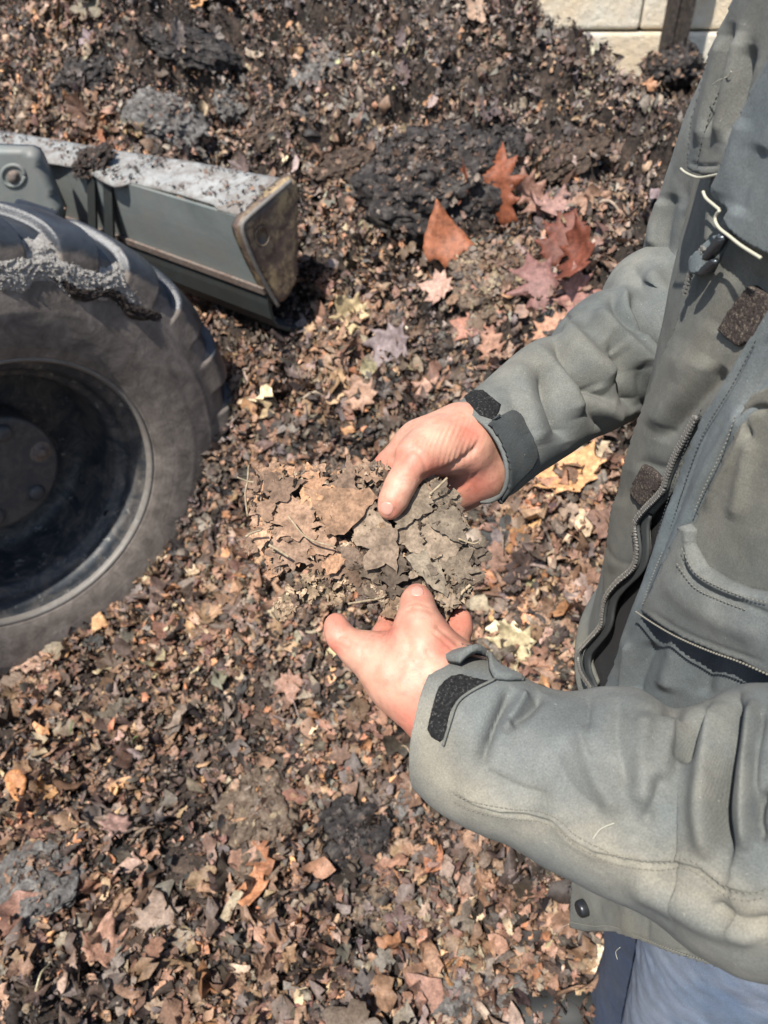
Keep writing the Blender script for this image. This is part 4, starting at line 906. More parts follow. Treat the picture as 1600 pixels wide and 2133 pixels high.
# ------------------------------------------------------------------ single leaves, twigs and stalks that stand out on the litter
def lone(name, kind, px, py, size, col, label, seed, tilt=.25, yaw=None, bend=.35, cup=.2, lift=.030, cat='leaf'):
    P, tt = hit(px, py); g = np.random.default_rng(seed); n = Hn(P[:1], P[1:2], .06)[0]; view = (CAM-P)/np.linalg.norm(CAM-P)
    n = n*.6+view*.55+g.normal(0, tilt, 3); L = size*tt/F*1.15
    V, Fc = leaf3d(kind, L, seed, P+Hn(P[:1], P[1:2], .06)[0]*lift, n, g.uniform(0, 6.28) if yaw is None else yaw, bend, .09, .0007, 0., cup)
    return tag(add(name, V, Fc, M_leaf, smooth=True, color=np.clip(np.array(col)*(1+.25*fbm(V, 40, 3)[:, None]), .01, .9), origin=P), label, cat)
lone('oak_leaf', 'oak', 1010, 665, 150, (.36, .175, .12), 'reddish brown oak leaf lying open between the far sleeve and the yellow maple leaf', 1, .1, -1.0)
lone('oak_leaf', 'oak', 1128, 628, 170, (.20, .10, .085), 'dark purplish oak leaf just left of the far sleeve elbow', 2, .1, .4)
lone('oak_leaf', 'oak', 1195, 645, 140, (.30, .15, .12), 'mauve-brown oak leaf touching the far sleeve above its big crease', 3, .1, .5)
lone('oak_leaf', 'oak', 1140, 690, 80, (.40, .21, .13), 'orange-brown oak leaf directly under the purplish one', 4, .2, 2.0)
lone('oak_leaf', 'oak', 1040, 742, 90, (.33, .18, .12), 'brown oak leaf half hidden above the far sleeve forearm', 5, .2, .1)
lone('maple_leaf', 'maple', 735, 668, 78, (.50, .38, .21), 'pale yellow crumpled maple leaf in the middle of the litter', 6, .2, 1.2, .8, .6)
lone('maple_leaf', 'maple', 925, 615, 68, (.40, .25, .19), 'small pinkish tan maple leaf left of the straw-coloured mound', 7, .15, 1.0)
lone('maple_leaf', 'maple', 822, 735, 95, (.20, .155, .15), 'greyish violet maple leaf below the pale yellow one', 8, .15, 2.0)
lone('maple_leaf', 'maple', 762, 835, 70, (.36, .22, .15), 'tan maple leaf above the far hand', 9, .15, .3)
lone('maple_leaf', 'maple', 890, 838, 75, (.36, .21, .15), 'reddish tan leaf right above the far wrist', 10, .2, 2.3)
lone('maple_leaf', 'maple', 1195, 1000, 130, (.56, .30, .14), 'bright orange maple leaf lying below the far sleeve', 11, .1, .2)
lone('maple_leaf', 'maple', 1180, 945, 120, (.50, .34, .24), 'pale pinkish maple leaf tucked under the far sleeve', 12, .15, 1.4)
lone('maple_leaf', 'maple', 1245, 950, 80, (.46, .36, .24), 'cream leaf between the far sleeve and the open jacket', 13, .2, 2.6)
lone('oval_leaf', 'oval', 38, 1652, 58, (.46, .20, .08), 'smooth orange oval leaf at the lower left edge', 14, .1, .5, .3)
lone('maple_leaf', 'maple', 1262, 1995, 62, (.56, .46, .32), 'pale cream maple leaf on the ground beside the shaded denim leg', 15, .1, .4)
lone('crumpled_leaf', 'frag', 532, 1865, 80, (.44, .20, .10), 'orange crumpled leaf left of the low brown clump', 16, .2, .9, .9, .8)
lone('crumpled_leaf', 'maple', 215, 1995, 90, (.34, .19, .13), 'curled brown leaf near the bottom left corner', 17, .2, .2, .9, .5)
lone('maple_leaf', 'maple', 335, 1925, 90, (.25, .18, .135), 'flat grey-tan maple leaf near the bottom left', 18, .1, .3)
lone('maple_leaf', 'maple', 70, 1388, 80, (.40, .26, .19), 'pinkish leaf resting right against the bottom of the tyre', 19, .15, .2)
lone('crumpled_leaf', 'frag', 262, 1815, 60, (.38, .25, .19), 'torn pinkish fragment in the lower left foreground', 20, .2)
lone('maple_leaf', 'maple', 245, 1740, 62, (.34, .21, .17), 'small pink-brown leaf above the torn fragment', 21, .2)
lone('maple_leaf', 'maple', 1075, 1345, 95, (.42, .34, .20), 'yellow-tan leaf on the ground right of the near hand', 22, .2, .4, .6)
lone('crumpled_leaf', 'frag', 205, 1310, 60, (.52, .30, .15), 'small bright orange leaf by the foot of the tyre', 23, .3)
lone('maple_leaf', 'maple', 620, 1430, 60, (.30, .17, .12), 'dull brown leaf left of the near hand', 24, .2)
for k, (x, y, s_, yw, tl) in enumerate([(1045, 432, 130, .3, 'upright rust-red curled leaf at the top of the ring'), (975, 440, 90, 1.8, 'rust leaf on the left shoulder of the ring'), (945, 515, 120, -1.2, 'rust-red leaf crossed by a thin stick, lowest on the left of the ring'), (1110, 440, 90, .9, 'rust and pink leaf on the right shoulder of the ring'), (1150, 480, 110, -1.1, 'long pinkish leaf down the right side of the ring'), (1165, 530, 110, -.9, 'dark rust leaf inside the right side of the ring'), (1225, 572, 120, -.5, 'dark rust leaf at the right tail of the ring by the sleeve')]):
    lone('rust_leaf', 'oak' if k != 2 else 'frag', x, y, s_*1.15, [(.21, .065, .03), (.16, .05, .025), (.27, .095, .045), (.26, .14, .10), (.30, .18, .15), (.14, .045, .028), (.15, .045, .025)][k], tl, 40+k, .38, yw, .8, .7, .06)
def stick(px0, py0, px1, py1, r, col, label, bow=.02, name='stick', lift=.02):
    a, _ = hit(px0, py0); b, _ = hit(px1, py1); t = np.linspace(0, 1, 14)[:, None]; P = a*(1-t)+b*t; P[:, 2] = np.maximum(P[:, 2], H(P[:, 0], P[:, 1])*.5+P[:, 2]*.5)+lift+bow*np.sin(np.pi*t[:, 0])
    P += .15*bow*np.column_stack([fbm(P, 25, 2), fbm(P+4, 25, 2), fbm(P+8, 25, 2)])
    V, Fc = tube_geo(P, np.linspace(r, r*.6, 14), 7); return tag(add(name, V, Fc, M_leaf, color=col, origin=a), label, name)
stick(915, 470, 965, 545, .006, (.16, .12, .10), 'grey stick lying across the rust-red leaf')
stick(1010, 345, 1055, 395, .008, (.42, .33, .22), 'pale broken stick poking up right of the big black clod')
stick(1245, 440, 1290, 470, .005, (.36, .27, .2), 'short light twig left of the jacket shoulder')
stick(612, 868, 700, 842, .004, (.38, .30, .22), 'light twig above the leaf slab')
stick(1040, 1100, 1048, 1270, .0025, (.24, .18, .14), 'longer upright stalk right of the slab')
stick(1062, 1120, 1082, 1250, .0022, (.28, .20, .15), 'shorter slanted stalk right of the slab')
stick(80, 2085, 112, 2015, .0022, (.55, .48, .30), 'straw stalk at the bottom left corner', name='straw')
stick(815, 1835, 862, 1830, .0012, (.50, .44, .28), 'thin pale straw on the low brown clump', name='straw')
stick(600, 1455, 625, 1510, .0016, (.34, .26, .22), 'thin twig left of the near wrist')
stick(835, 1565, 862, 1600, .002, (.33, .24, .16), 'brown twig tip beside the near cuff')
stick(150, 1545, 168, 1512, .0014, (.10, .20, .05), 'green grass blade among the leaves at lower left', name='grass_blade')
stick(276, 1568, 300, 1548, .0013, (.16, .22, .07), 'yellow-green grass blade right of the greener one', name='grass_blade')
clod('pale_mat', 790, 262, 120, 75, M_c3, 'pale tan felted mat of leaves above the biggest black clod', 33., -.1, .25, .35, bits=220, pal=(6, 6, 9, 1), bsz=(.02, .05), tone=1.1)

# ------------------------------------------------------------------ clothes
EC = np.array([.36, .48]); EA, EB = .165, .25
def torso_s(px, py, off0=0.):
    px = np.atleast_1d(px).astype(float); d = ray(px, py); a_, b_ = EA+off0, EB+off0
    dx, dy = d[:, 0]/a_, d[:, 1]/b_; ox, oy = -EC[0]/a_, -EC[1]/b_
    A = dx*dx+dy*dy; Bq = dx*ox+dy*oy; C = ox*ox+oy*oy-1; disc = Bq*Bq-A*C
    t = np.where(disc > 0, (-Bq-np.sqrt(np.maximum(disc, 0)))/A, -Bq/A); P = CAM+d*t[:, None]
    n = np.stack([(P[:, 0]-EC[0])/a_**2, (P[:, 1]-EC[1])/b_**2, np.zeros(len(t))], 1); n /= np.linalg.norm(n, axis=1)[:, None]
    return P, n
def loft(st, N, M, flat=.9, u_noise=0.):
    S = spline(np.array([[*a, *b, d] for a, b, d in st], float), N); T = W(S[:, 0], S[:, 1], S[:, 4]); B = W(S[:, 2], S[:, 3], S[:, 4])
    C = (T+B)/2; a = (T-B)/2; ax = np.gradient(C, axis=0); ax /= np.linalg.norm(ax, axis=1)[:, None]
    v = C-CAM; v /= np.linalg.norm(v, axis=1)[:, None]; b = -v+(v*ax).sum(1)[:, None]*ax; b -= (b*a).sum(1)[:, None]*a/(a*a).sum(1)[:, None]
    b = b/np.linalg.norm(b, axis=1)[:, None]*np.linalg.norm(a, axis=1)[:, None]*flat
    ph = np.arange(M)*2*np.pi/M; V = C[:, None]+np.cos(ph)[None, :, None]*a[:, None]+np.sin(ph)[None, :, None]*b[:, None]
    return V.reshape(-1, 3), grid_faces(N, M, True), C, ax
def orient(V, Q, C, M):
    N = vnormals(V, Q); c = np.repeat(C, M, 0)
    if ((V-c)*N).sum() < 0: Q = Q[:, ::-1]; N = -N
    return Q, N
def fold_up(V, Q, C, M, S, nsc=(14, .0016), scale=1.):
    Q, N = orient(V, Q, C, M); px, py, d = PX(V); fc = sstep(-.25, .35, ((CAM-V)/np.linalg.norm(CAM-V, axis=1)[:, None]*N).sum(1))
    z = strokes(np.column_stack([px, py]), S, scale)*fc+nsc[1]*fbm(V, nsc[0], 3)
    return V+N*z[:, None], Q
# near sleeve (left arm)
LST = [((928, 1360), (882, 1648), .505), ((985, 1371), (930, 1690), .496), ((1050, 1395), (1000, 1728), .486), ((1115, 1426), (1075, 1758), .478), ((1180, 1440), (1150, 1800), .469),
       ((1255, 1433), (1240, 1840), .460), ((1330, 1436), (1320, 1875), .451), ((1402, 1474), (1400, 1930), .443), ((1472, 1460), (1470, 1972), .436), ((1540, 1428), (1540, 2004), .430),
       ((1620, 1420), (1630, 2025), .420), ((1780, 1370), (1830, 2060), .400), ((1950, 1280), (2050, 2060), .380)]
LFOLD = [([(1062, 1432), (1040, 1480), (1008, 1560)], 6, -.0030), ([(1535, 1445), (1526, 1530), (1508, 1640), (1512, 1760)], 6, -.0050), ([(1478, 1472), (1440, 1525), (1418, 1580)], 7, -.0035), ([(1590, 1470), (1572, 1600), (1575, 1720)], 8, -.0040), ([(1000, 1600), (1080, 1640), (1150, 1660)], 9, -.0016), ([(1230, 1450), (1222, 1520), (1240, 1580)], 9, -.0020), ([(1075, 1430), (1054, 1462), (1026, 1510), (997, 1604)], 14, -.0060), ([(1130, 1440), (1100, 1476), (1060, 1512)], 12, -.0055), ([(1100, 1440), (1078, 1480), (1045, 1530)], 13, .0035),
         ([(1480, 1470), (1440, 1515), (1415, 1590)], 15, -.0085), ([(1535, 1440), (1528, 1520), (1512, 1620), (1505, 1700), (1520, 1790)], 13, -.0125), ([(1500, 1450), (1478, 1560), (1462, 1680), (1480, 1800)], 24, .0060),
         ([(1570, 1450), (1556, 1560), (1548, 1680), (1555, 1780)], 20, .0060), ([(1592, 1640), (1578, 1700), (1588, 1760)], 12, -.006), ([(1400, 1480), (1385, 1560), (1360, 1640), (1340, 1700)], 26, .0040),
         ([(1378, 1610), (1356, 1680), (1340, 1730)], 18, -.0045), ([(1345, 1480), (1335, 1580), (1338, 1680)], 22, .0040), ([(1290, 1450), (1285, 1540), (1310, 1650)], 20, -.0030), ([(1215, 1500), (1235, 1600), (1290, 1700)], 22, .0030),
         ([(1150, 1560), (1190, 1640), (1260, 1700)], 20, -.0022), ([(1405, 1462), (1400, 1500)], 16, -.006), ([(950, 1640), (1010, 1668), (1080, 1690), (1150, 1695), (1200, 1740), (1290, 1790)], 20, .0022),
         ([(940, 1650), (982, 1672), (1054, 1690), (1125, 1698), (1165, 1718), (1192, 1745), (1244, 1772), (1291, 1790), (1362, 1800), (1420, 1800), (1453, 1812), (1505, 1852), (1552, 1868), (1610, 1856)], 5, -.0016),
         ([(940, 1644), (982, 1664), (1054, 1681), (1125, 1687), (1168, 1708), (1196, 1735), (1244, 1760), (1291, 1778), (1362, 1789), (1425, 1788), (1460, 1800), (1508, 1838), (1555, 1852), (1612, 1842)], 6, .0014),
         ([(1300, 1830), (1400, 1880), (1500, 1930), (1600, 1950)], 26, .004), ([(1480, 1880), (1540, 1920), (1620, 1925)], 14, -.004)]
V, Q, C, ax = loft(LST, 330, 260, .86); V, Q = fold_up(V, Q, C, 260, LFOLD, scale=1.5, nsc=(16, .0022))
jk = empty('jacket', Vector((.36, .48, 1.1))); jk.parent = person; jk.location = (0, 0, 1.1); jk['wloc'] = (.36, .48, 1.1)
def with_hem(V, Q, M, C, ax, th=.0022, depth=.035):
    """fold the sleeve end inward so the cuff shows a thick edge and a dark inside"""
    r0 = V[:M]; c = C[0]; r1 = c+(r0-c)*(1-th*28)-ax[0]*.0008; r2 = c+(r0-c)*(1-th*34)+ax[0]*depth
    Vn = np.concatenate([V, r1, r2]); n = len(V); j = np.arange(M); j2 = (j+1) % M
    q = np.concatenate([np.stack([j, j2, n+j2, n+j], 1)[:, ::-1], np.stack([n+j, n+j2, n+M+j2, n+M+j], 1)[:, ::-1]]); return Vn, np.concatenate([Q, q])
V1, Q1 = with_hem(V, Q, 260, C, ax)
up = tube_geo([W(1800, 1720, .40), EL+np.array([-.01, .01, .03]), np.array([.395, .15, 1.30]), np.array([.40, .21, 1.42]), np.array([.40, .29, 1.53])], [.06, .07, .074, .078, .070], 40)
mbx = MB(); mbx.put(V1, Q1); mbx.put(*up); sl_l = mbx.build('sleeve', M_jacket, jk, color=False); VV = np.concatenate(mbx.V); qx, qy, _ = PX(VV); dd_, _t = segdist(np.column_stack([qx, qy]), [(880, 1500), (900, 1600), (950, 1655), (1060, 1690), (1165, 1718), (1291, 1790), (1420, 1820), (1600, 1930)])
at_ = sl_l.data.attributes.new('mask', 'FLOAT', 'POINT'); at_.data.foreach_set('value', (np.exp(-(dd_/62)**2)*.85).astype(np.float32)); tag(sl_l, 'near sleeve, dusty olive stains along its lower seam')
lsl = bvh_surf(bvh_of(V, [Q]))
# far sleeve (right arm): upper arm and forearm
UST = [((1590, -120), (1900, 0), .60), ((1545, -5), (1850, 90), .61), ((1500, 75), (1810, 180), .63), ((1462, 165), (1770, 280), .65), ((1425, 245), (1730, 380), .67), ((1398, 330), (1690, 470), .70), ((1372, 415), (1640, 590), .735), ((1352, 480), (1580, 700), .765), ((1349, 540), (1530, 760), .785), ((1400, 640), (1500, 760), .79)]
UFOLD = [([(1500, 130), (1470, 260), (1450, 400), (1448, 520)], 26, .005), ([(1480, 200), (1440, 330), (1420, 440)], 20, -.004), ([(1400, 400), (1385, 470), (1380, 540)], 14, -.006), ([(1440, 430), (1465, 470), (1480, 540)], 20, -.010), ([(1400, 540), (1440, 560), (1480, 590)], 16, .006), ([(1375, 410), (1360, 470), (1358, 520)], 12, .005)]
Vu, Qu, Cu, axu = loft(UST, 200, 160, .9); Vu, Qu = fold_up(Vu, Qu, Cu, 160, UFOLD)
RST = [((926, 862), (1030, 1044), .600), ((960, 834), (1068, 1028), .613), ((1003, 797), (1118, 988), .628), ((1055, 752), (1180, 950), .648), ((1105, 716), (1235, 915), .664), ((1142, 705), (1270, 900), .674), ((1160, 688), (1300, 885), .684),
       ((1185, 650), (1335, 868), .698), ((1225, 620), (1370, 855), .712), ((1268, 606), (1410, 835), .726), ((1280, 565), (1440, 810), .738), ((1305, 535), (1470, 780), .752), ((1345, 528), (1500, 740), .768), ((1395, 560), (1510, 690), .78)]
RFOLD = [([(1190, 770), (1225, 805), (1262, 830)], 5, -.0025), ([(1312, 612), (1350, 672), (1392, 728)], 6, -.0035), ([(1275, 730), (1294, 775), (1302, 825)], 5, -.0030), ([(1128, 772), (1148, 830), (1166, 890)], 5, -.0025), ([(1010, 810), (1030, 850), (1056, 880)], 8, -.0015), ([(1150, 700), (1175, 745), (1206, 785), (1250, 820), (1285, 845)], 15, -.0085), ([(1170, 668), (1200, 715), (1235, 752), (1290, 790)], 22, .0085), ([(1100, 722), (1150, 765), (1190, 815), (1215, 870)], 22, .0070),
         ([(1122, 760), (1140, 815), (1160, 865), (1180, 925)], 14, -.0090), ([(1078, 745), (1092, 800), (1112, 870), (1130, 930)], 22, .0040), ([(1218, 800), (1238, 860), (1262, 905)], 14, -.0070), ([(1240, 800), (1268, 850), (1300, 880)], 18, .0045),
         ([(1262, 705), (1296, 760), (1310, 810), (1325, 865)], 15, -.0110), ([(1235, 660), (1262, 700), (1290, 745)], 18, .005), ([(1272, 606), (1285, 640), (1312, 670), (1350, 700)], 14, -.0080), ([(1240, 640), (1285, 700), (1340, 750), (1400, 800)], 20, .0100),
         ([(1310, 610), (1345, 665), (1380, 712), (1420, 755)], 14, -.0130), ([(1290, 590), (1315, 640), (1350, 705), (1400, 770)], 14, .0060), ([(1312, 545), (1335, 585), (1360, 640)], 16, -.0045), ([(1345, 560), (1385, 630), (1430, 700)], 20, .0085), ([(1180, 650), (1166, 700)], 12, -.005),
         ([(1335, 750), (1345, 810), (1350, 870)], 18, -.007), ([(1060, 800), (1085, 860), (1110, 920)], 18, -.0030)]
V, Q, C, ax = loft(RST, 300, 240, .88); V, Q = fold_up(V, Q, C, 240, RFOLD, scale=1.15)
V1, Q1 = with_hem(V, Q, 240, C, ax)
mbx = MB(); mbx.put(V1, Q1); mbx.put(Vu, Qu); sl_r = mbx.build('sleeve', M_jacket, jk, color=False); tag(sl_r, 'far sleeve, deeply creased at the elbow')
rsl = bvh_surf(bvh_of(V, [Q]))

# torso shell
def shell():
    zs = np.concatenate([np.linspace(.965, 1.50, 200), np.linspace(1.505, 1.60, 24)]); a = np.linspace(0, 2*np.pi, 420, endpoint=False)
    k = 1-sstep(1.49, 1.62, zs)**1.4*.62; o = -.014+.010*(1-sstep(.965, .99, zs))
    A_, Z_ = np.meshgrid(a, zs); K = k[:, None]; O = o[:, None]
    V = np.stack([EC[0]+.01*(1-K)+(EA+O)*K*np.cos(A_), EC[1]+(EB+O)*K*np.sin(A_), Z_], -1).reshape(-1, 3)
    r = V-np.array([EC[0], EC[1], 0]); r[:, 2] = 0; r /= np.linalg.norm(r, axis=1)[:, None]; V = V+r*(.006*fbm(V, 6, 3))[:, None]
    return V, grid_faces(len(zs), 420, True)
sh = add('shell', *shell(), M_jacket_b, jk); md = sh.modifiers.new('s', 'SOLIDIFY'); md.thickness = .003
cv = tube_geo([(.375, .48, 1.585), (.36, .48, 1.63), (.345, .48, 1.66)], [.085, .078, .080], 40, caps=False); add('collar', cv[0], cv[1], M_jacket, jk)
def tor(name, poly, off, mat, st=(), thick=.003, step=5, edge=4, par=None, rnd=0, nse=(12, .0015), tilt=None, label=None):
    poly = round_poly(poly, rnd) if rnd else poly
    def f(p):
        z = strokes(p, st)+(off if not callable(off) else off(p)); return z
    o = sheet(name, poly, step, torso_s, f, mat, par or jk, thick, edge=edge, noise=nse)
    if label: o['label'] = label
    return o
def lineint(P): return np.array(P, float)
# far front panel with the loop-tape patches, open zip on its right edge
zipL = [(1500, 505), (1478, 560), (1462, 610)]
zipR = [(1474, 866), (1452, 905), (1428, 950), (1412, 990), (1400, 1022), (1362, 1062), (1343, 1090), (1345, 1120), (1347, 1150), (1338, 1182), (1305, 1212), (1280, 1245), (1272, 1280), (1268, 1305), (1240, 1338), (1222, 1362), (1226, 1398), (1248, 1432)]
farpoly = [(1528, 420), (1500, 470), (1474, 520), (1450, 572), (1440, 610), (1412, 680), (1370, 780), (1340, 860), (1308, 955), (1288, 1030), (1272, 1100), (1261, 1170), (1257, 1215), (1262, 1250), (1262, 1300), (1240, 1336), (1222, 1362), (1226, 1398), (1250, 1436)]+[(x+4, y) for x, y in zipR[::-1][2:]]+[(1500, 830), (1560, 740), (1600, 668), (1660, 560), (1660, 380), (1600, 420)]
far_st = [([(1520, 760), (1470, 820), (1400, 900), (1385, 925)], 15, -.0075), ([(1490, 740), (1430, 830), (1372, 900)], 26, .0045), ([(1600, 560), (1545, 640), (1500, 700)], 24, -.0025), ([(1560, 470), (1610, 450), (1660, 460)], 14, -.007), ([(1580, 500), (1620, 490), (1660, 500)], 12, .005),
          ([(1440, 700), (1400, 800), (1350, 930), (1320, 1030)], 34, .0030), ([(1300, 1030), (1290, 1120), (1285, 1200)], 20, .0025), ([(1345, 960), (1390, 975), (1420, 960)], 12, -.0028), ([(1540, 560), (1480, 680), (1420, 800)], 20, .0022), ([(1263, 1130), (1300, 1170), (1330, 1175)], 6, -.0010)]
tor('front_panel', farpoly, .003, M_jacket_b, far_st, rnd=1, label='far front panel with two worn loop-tape patches', thick=.003, edge=5)
# chest strip left of the pocket flap, flap, pleat below it
tor('chest_panel', [(1600, -140), (1548, -10), (1500, 90), (1476, 200), (1462, 330), (1455, 430), (1448, 520), (1450, 570), (1478, 512), (1500, 468), (1530, 410), (1560, 320), (1600, 210), (1720, -60)], -.004, M_jacket_b, [([(1560, 60), (1520, 200), (1500, 330), (1495, 440)], 16, -.006), ([(1500, 370), (1498, 420), (1495, 470)], 9, -.010), ([(1475, 370), (1470, 450), (1465, 520)], 10, .004)], thick=.003)
fst = [([(1580, 60), (1550, 180), (1520, 300)], 12, .004), ([(1560, 40), (1530, 160), (1500, 290)], 9, -.0035), ([(1540, 70), (1508, 190), (1482, 310)], 12, .0035), ([(1600, 90), (1572, 190), (1548, 300)], 9, -.007), ([(1462, 338), (1490, 346), (1530, 342)], 3, -.0012)]
tor('chest_flap', [(1562, -20), (1500, 110), (1480, 190), (1462, 250), (1454, 320), (1452, 352), (1465, 361), (1490, 367), (1515, 366), (1540, 361), (1556, 318), (1576, 262), (1600, 208), (1650, 100), (1700, -60)], .008, M_jacket, fst, thick=.004, label='far chest pocket flap edged with pale piping')
# near front: shoulder part, placket, pocket side
near_st = [([(1600, 240), (1570, 340), (1535, 420)], 16, .003), ([(1640, 300), (1600, 380), (1575, 450)], 20, -.003)]
tor('shoulder_panel', [(1700, 20), (1620, 165), (1600, 208), (1576, 264), (1556, 320), (1538, 362), (1520, 398), (1530, 414), (1554, 436), (1545, 452), (1551, 470), (1571, 490), (1600, 510), (1680, 545), (1760, 300)], .013, M_jacket2, near_st, thick=.005, label='near shoulder piece with pale reflective piping')
npoly = [(1660, 560), (1604, 662), (1578, 700), (1548, 745), (1500, 830), (1474, 868), (1440, 945), (1425, 985), (1405, 1050), (1385, 1110), (1362, 1190), (1335, 1265), (1312, 1320), (1288, 1380), (1262, 1440), (1262, 1500), (1400, 1560), (1700, 1560), (1760, 900), (1720, 560)]
nst = [([(1440, 1000), (1405, 1100), (1370, 1210), (1330, 1320), (1300, 1400)], 9, .0045), ([(1600, 690), (1545, 800), (1500, 880), (1460, 980), (1430, 1080), (1390, 1200), (1350, 1330)], 4, -.0016),
       ([(1640, 760), (1600, 815), (1560, 890), (1500, 990), (1460, 1080), (1420, 1170), (1380, 1260), (1350, 1330), (1320, 1440)], 24, .0085), ([(1640, 700), (1590, 810), (1560, 870)], 13, -.009), ([(1570, 870), (1530, 960), (1480, 1070), (1440, 1160), (1400, 1250)], 9, -.0050),
       ([(1440, 1300), (1420, 1370), (1400, 1440)], 22, .006), ([(1380, 1330), (1350, 1400), (1335, 1450)], 12, -.006), ([(1520, 1330), (1490, 1400), (1480, 1450)], 18, -.004), ([(1345, 1330), (1322, 1400), (1310, 1450)], 8, .005)]
tor('front_panel', npoly, .006, M_jacket2, nst, rnd=1, thick=.004, edge=5, label='near front panel, its placket edge curling away from the open zip')
# big pocket with turned flap
pp = [(1600, 812), (1582, 838), (1566, 890), (1530, 965), (1490, 1047), (1470, 1090), (1430, 1180), (1388, 1262), (1478, 1318), (1620, 1372), (1760, 1360), (1760, 800), (1650, 790)]
tor('hip_pocket', pp, .012, M_jacket_b, [([(1600, 840), (1575, 920), (1530, 1000), (1500, 1060)], 6, .003), ([(1600, 900), (1580, 1000), (1560, 1080)], 16, .003), ([(1640, 840), (1598, 850), (1590, 880), (1600, 910)], 6, -.004)], thick=.006, edge=4, label='large patch pocket')
fp = [(1464, 1086), (1475, 1084), (1486, 1096), (1484, 1125), (1510, 1170), (1555, 1196), (1600, 1212), (1760, 1240), (1760, 1440), (1600, 1353), (1540, 1336), (1478, 1314), (1430, 1290), (1384, 1264), (1400, 1228), (1425, 1175), (1450, 1115)]
tor('pocket_flap', fp, lambda p: .019+.004*sstep(1150, 1330, p[:, 1]), M_jacket, [([(1472, 1100), (1476, 1150), (1500, 1195), (1550, 1222), (1610, 1240), (1680, 1260)], 5, -.0020), ([(1478, 1130), (1500, 1175), (1550, 1204), (1620, 1226)], 6, .0026), ([(1440, 1180), (1480, 1230), (1560, 1270), (1650, 1300)], 24, .003), ([(1400, 1255), (1480, 1298), (1560, 1325), (1650, 1350)], 5, -.0012)], thick=.006, edge=4, label='turned-up pocket flap with a frayed lower edge')
# hem below the near sleeve
hp_ = [(1203, 1740), (1204, 1800), (1206, 1870), (1207, 1926), (1235, 1932), (1262, 1931), (1300, 1930), (1330, 1938), (1372, 1952), (1400, 1962), (1440, 1974), (1480, 1984), (1540, 2000), (1620, 2024), (1760, 2060), (1760, 1700), (1300, 1560)]
hpoly = [(1203, 1700), *hp_[1:]]
tor('hem', hpoly, lambda p: .004+.010*sstep(1700, 1930, p[:, 1]), M_jacket_b, [([(1375, 1820), (1373, 1900), (1371, 1950)], 3, -.0022), ([(1262, 1800), (1270, 1860), (1262, 1925)], 22, -.003), ([(1320, 1840), (1330, 1900), (1326, 1940)], 20, .003), ([(1440, 1880), (1448, 1930), (1445, 1975)], 16, -.003), ([(1210, 1916), (1262, 1920), (1300, 1919), (1372, 1940), (1440, 1962), (1540, 1988), (1620, 2010)], 4, -.0012)], thick=.004, edge=4, label='jacket hem with a dark snap button')
P, N = torso_s(np.array([1241.]), np.array([1882.])); P = P+N*.016; n0 = N[0]; u0 = np.cross(n0, z_); u0 /= np.linalg.norm(u0)
hemb = add('snap_button', *lathe(P[0], n0, u0, np.cross(n0, u0), spline([(0, .0042), (.0035, .0042), (.0050, .0036), (.0058, .0044), (.0070, .0040), (.0080, .0024), (.0084, 0), (.0084, -.004)], 26), 40), M_snap, jk)

tor('lining', [(1420, 960), (1380, 1030), (1335, 1085), (1330, 1170), (1290, 1215), (1262, 1250), (1250, 1310), (1226, 1345), (1216, 1370), (1226, 1440), (1330, 1460), (1400, 1300), (1450, 1100), (1480, 950)], -.006, M_lining, thick=.002, step=8, label='black inside of the open jacket')
# cuff tabs and hook tape
sheet('cuff_tape', [(1006, 812), (1044, 842), (1040, 858), (1030, 876), (1000, 866), (972, 838), (966, 826), (985, 812)], 3, rsl, .0012, M_velcro, sl_r, .0016, edge=3, noise=(400, .0006))
sheet('cuff_tab', round_poly([(1076, 850), (1114, 918), (1118, 962), (1062, 1018), (1046, 1044), (1036, 1046), (1024, 1010), (1000, 930), (994, 905), (1030, 874)], 1), 3, rsl, lambda p: .0040+.0016*np.exp(-((p[:, 0]-1010)/14)**2), M_shadecloth, sl_r, .0030, edge=5, noise=(40, .0008))
P, N = on_line(rsl, [(1034, 875), (996, 905), (1003, 932), (1022, 985), (1038, 1040)], 40, .006); add('tab_edge', *tube_geo(P, .0009, 6), M_stitch, sl_r)
sheet('cuff_tape', round_poly([(916, 1425), (949, 1401), (997, 1414), (1032, 1419), (985, 1437), (949, 1462), (935, 1490), (926, 1552), (888, 1530), (896, 1490), (906, 1452)], 1), 3, lsl, .0012, M_velcro, sl_l, .0016, edge=3, noise=(400, .0006))
sheet('cuff_tab', [(914, 1371), (935, 1362), (959, 1354), (978, 1357), (1030, 1390), (1092, 1419), (1060, 1420), (1030, 1417), (1018, 1400), (1010, 1381), (985, 1389), (959, 1395), (935, 1383)], 3, lsl, lambda p: .0050+.010*np.exp(-(((p[:, 0]-985)/34)**2+((p[:, 1]-1388)/14)**2)), M_jacket, sl_l, .003, edge=3)
for srf, par, line in ((lsl, sl_l, [(1030, 1420), (985, 1442), (955, 1465), (942, 1500), (926, 1553)]),):
    P, N = on_line(srf, line, 40, .0022); add('tape_edge', *tube_geo(P, .0009, 6), M_jacket_b, par)
sheet('loop_tape', round_poly([(1568, 596), (1580, 594), (1660, 640), (1640, 680), (1554, 722), (1546, 720), (1510, 690), (1508, 680)], 1), 4, torso_s, .0055, M_velcro2, jk, .003, edge=3, noise=(300, .0006))
sheet('loop_tape', round_poly([(1347, 968), (1356, 966), (1388, 992), (1392, 1002), (1356, 1054), (1348, 1058), (1326, 1035), (1323, 1022)], 1), 4, torso_s, .0058, M_velcro2, jk, .003, edge=3, noise=(300, .0006))

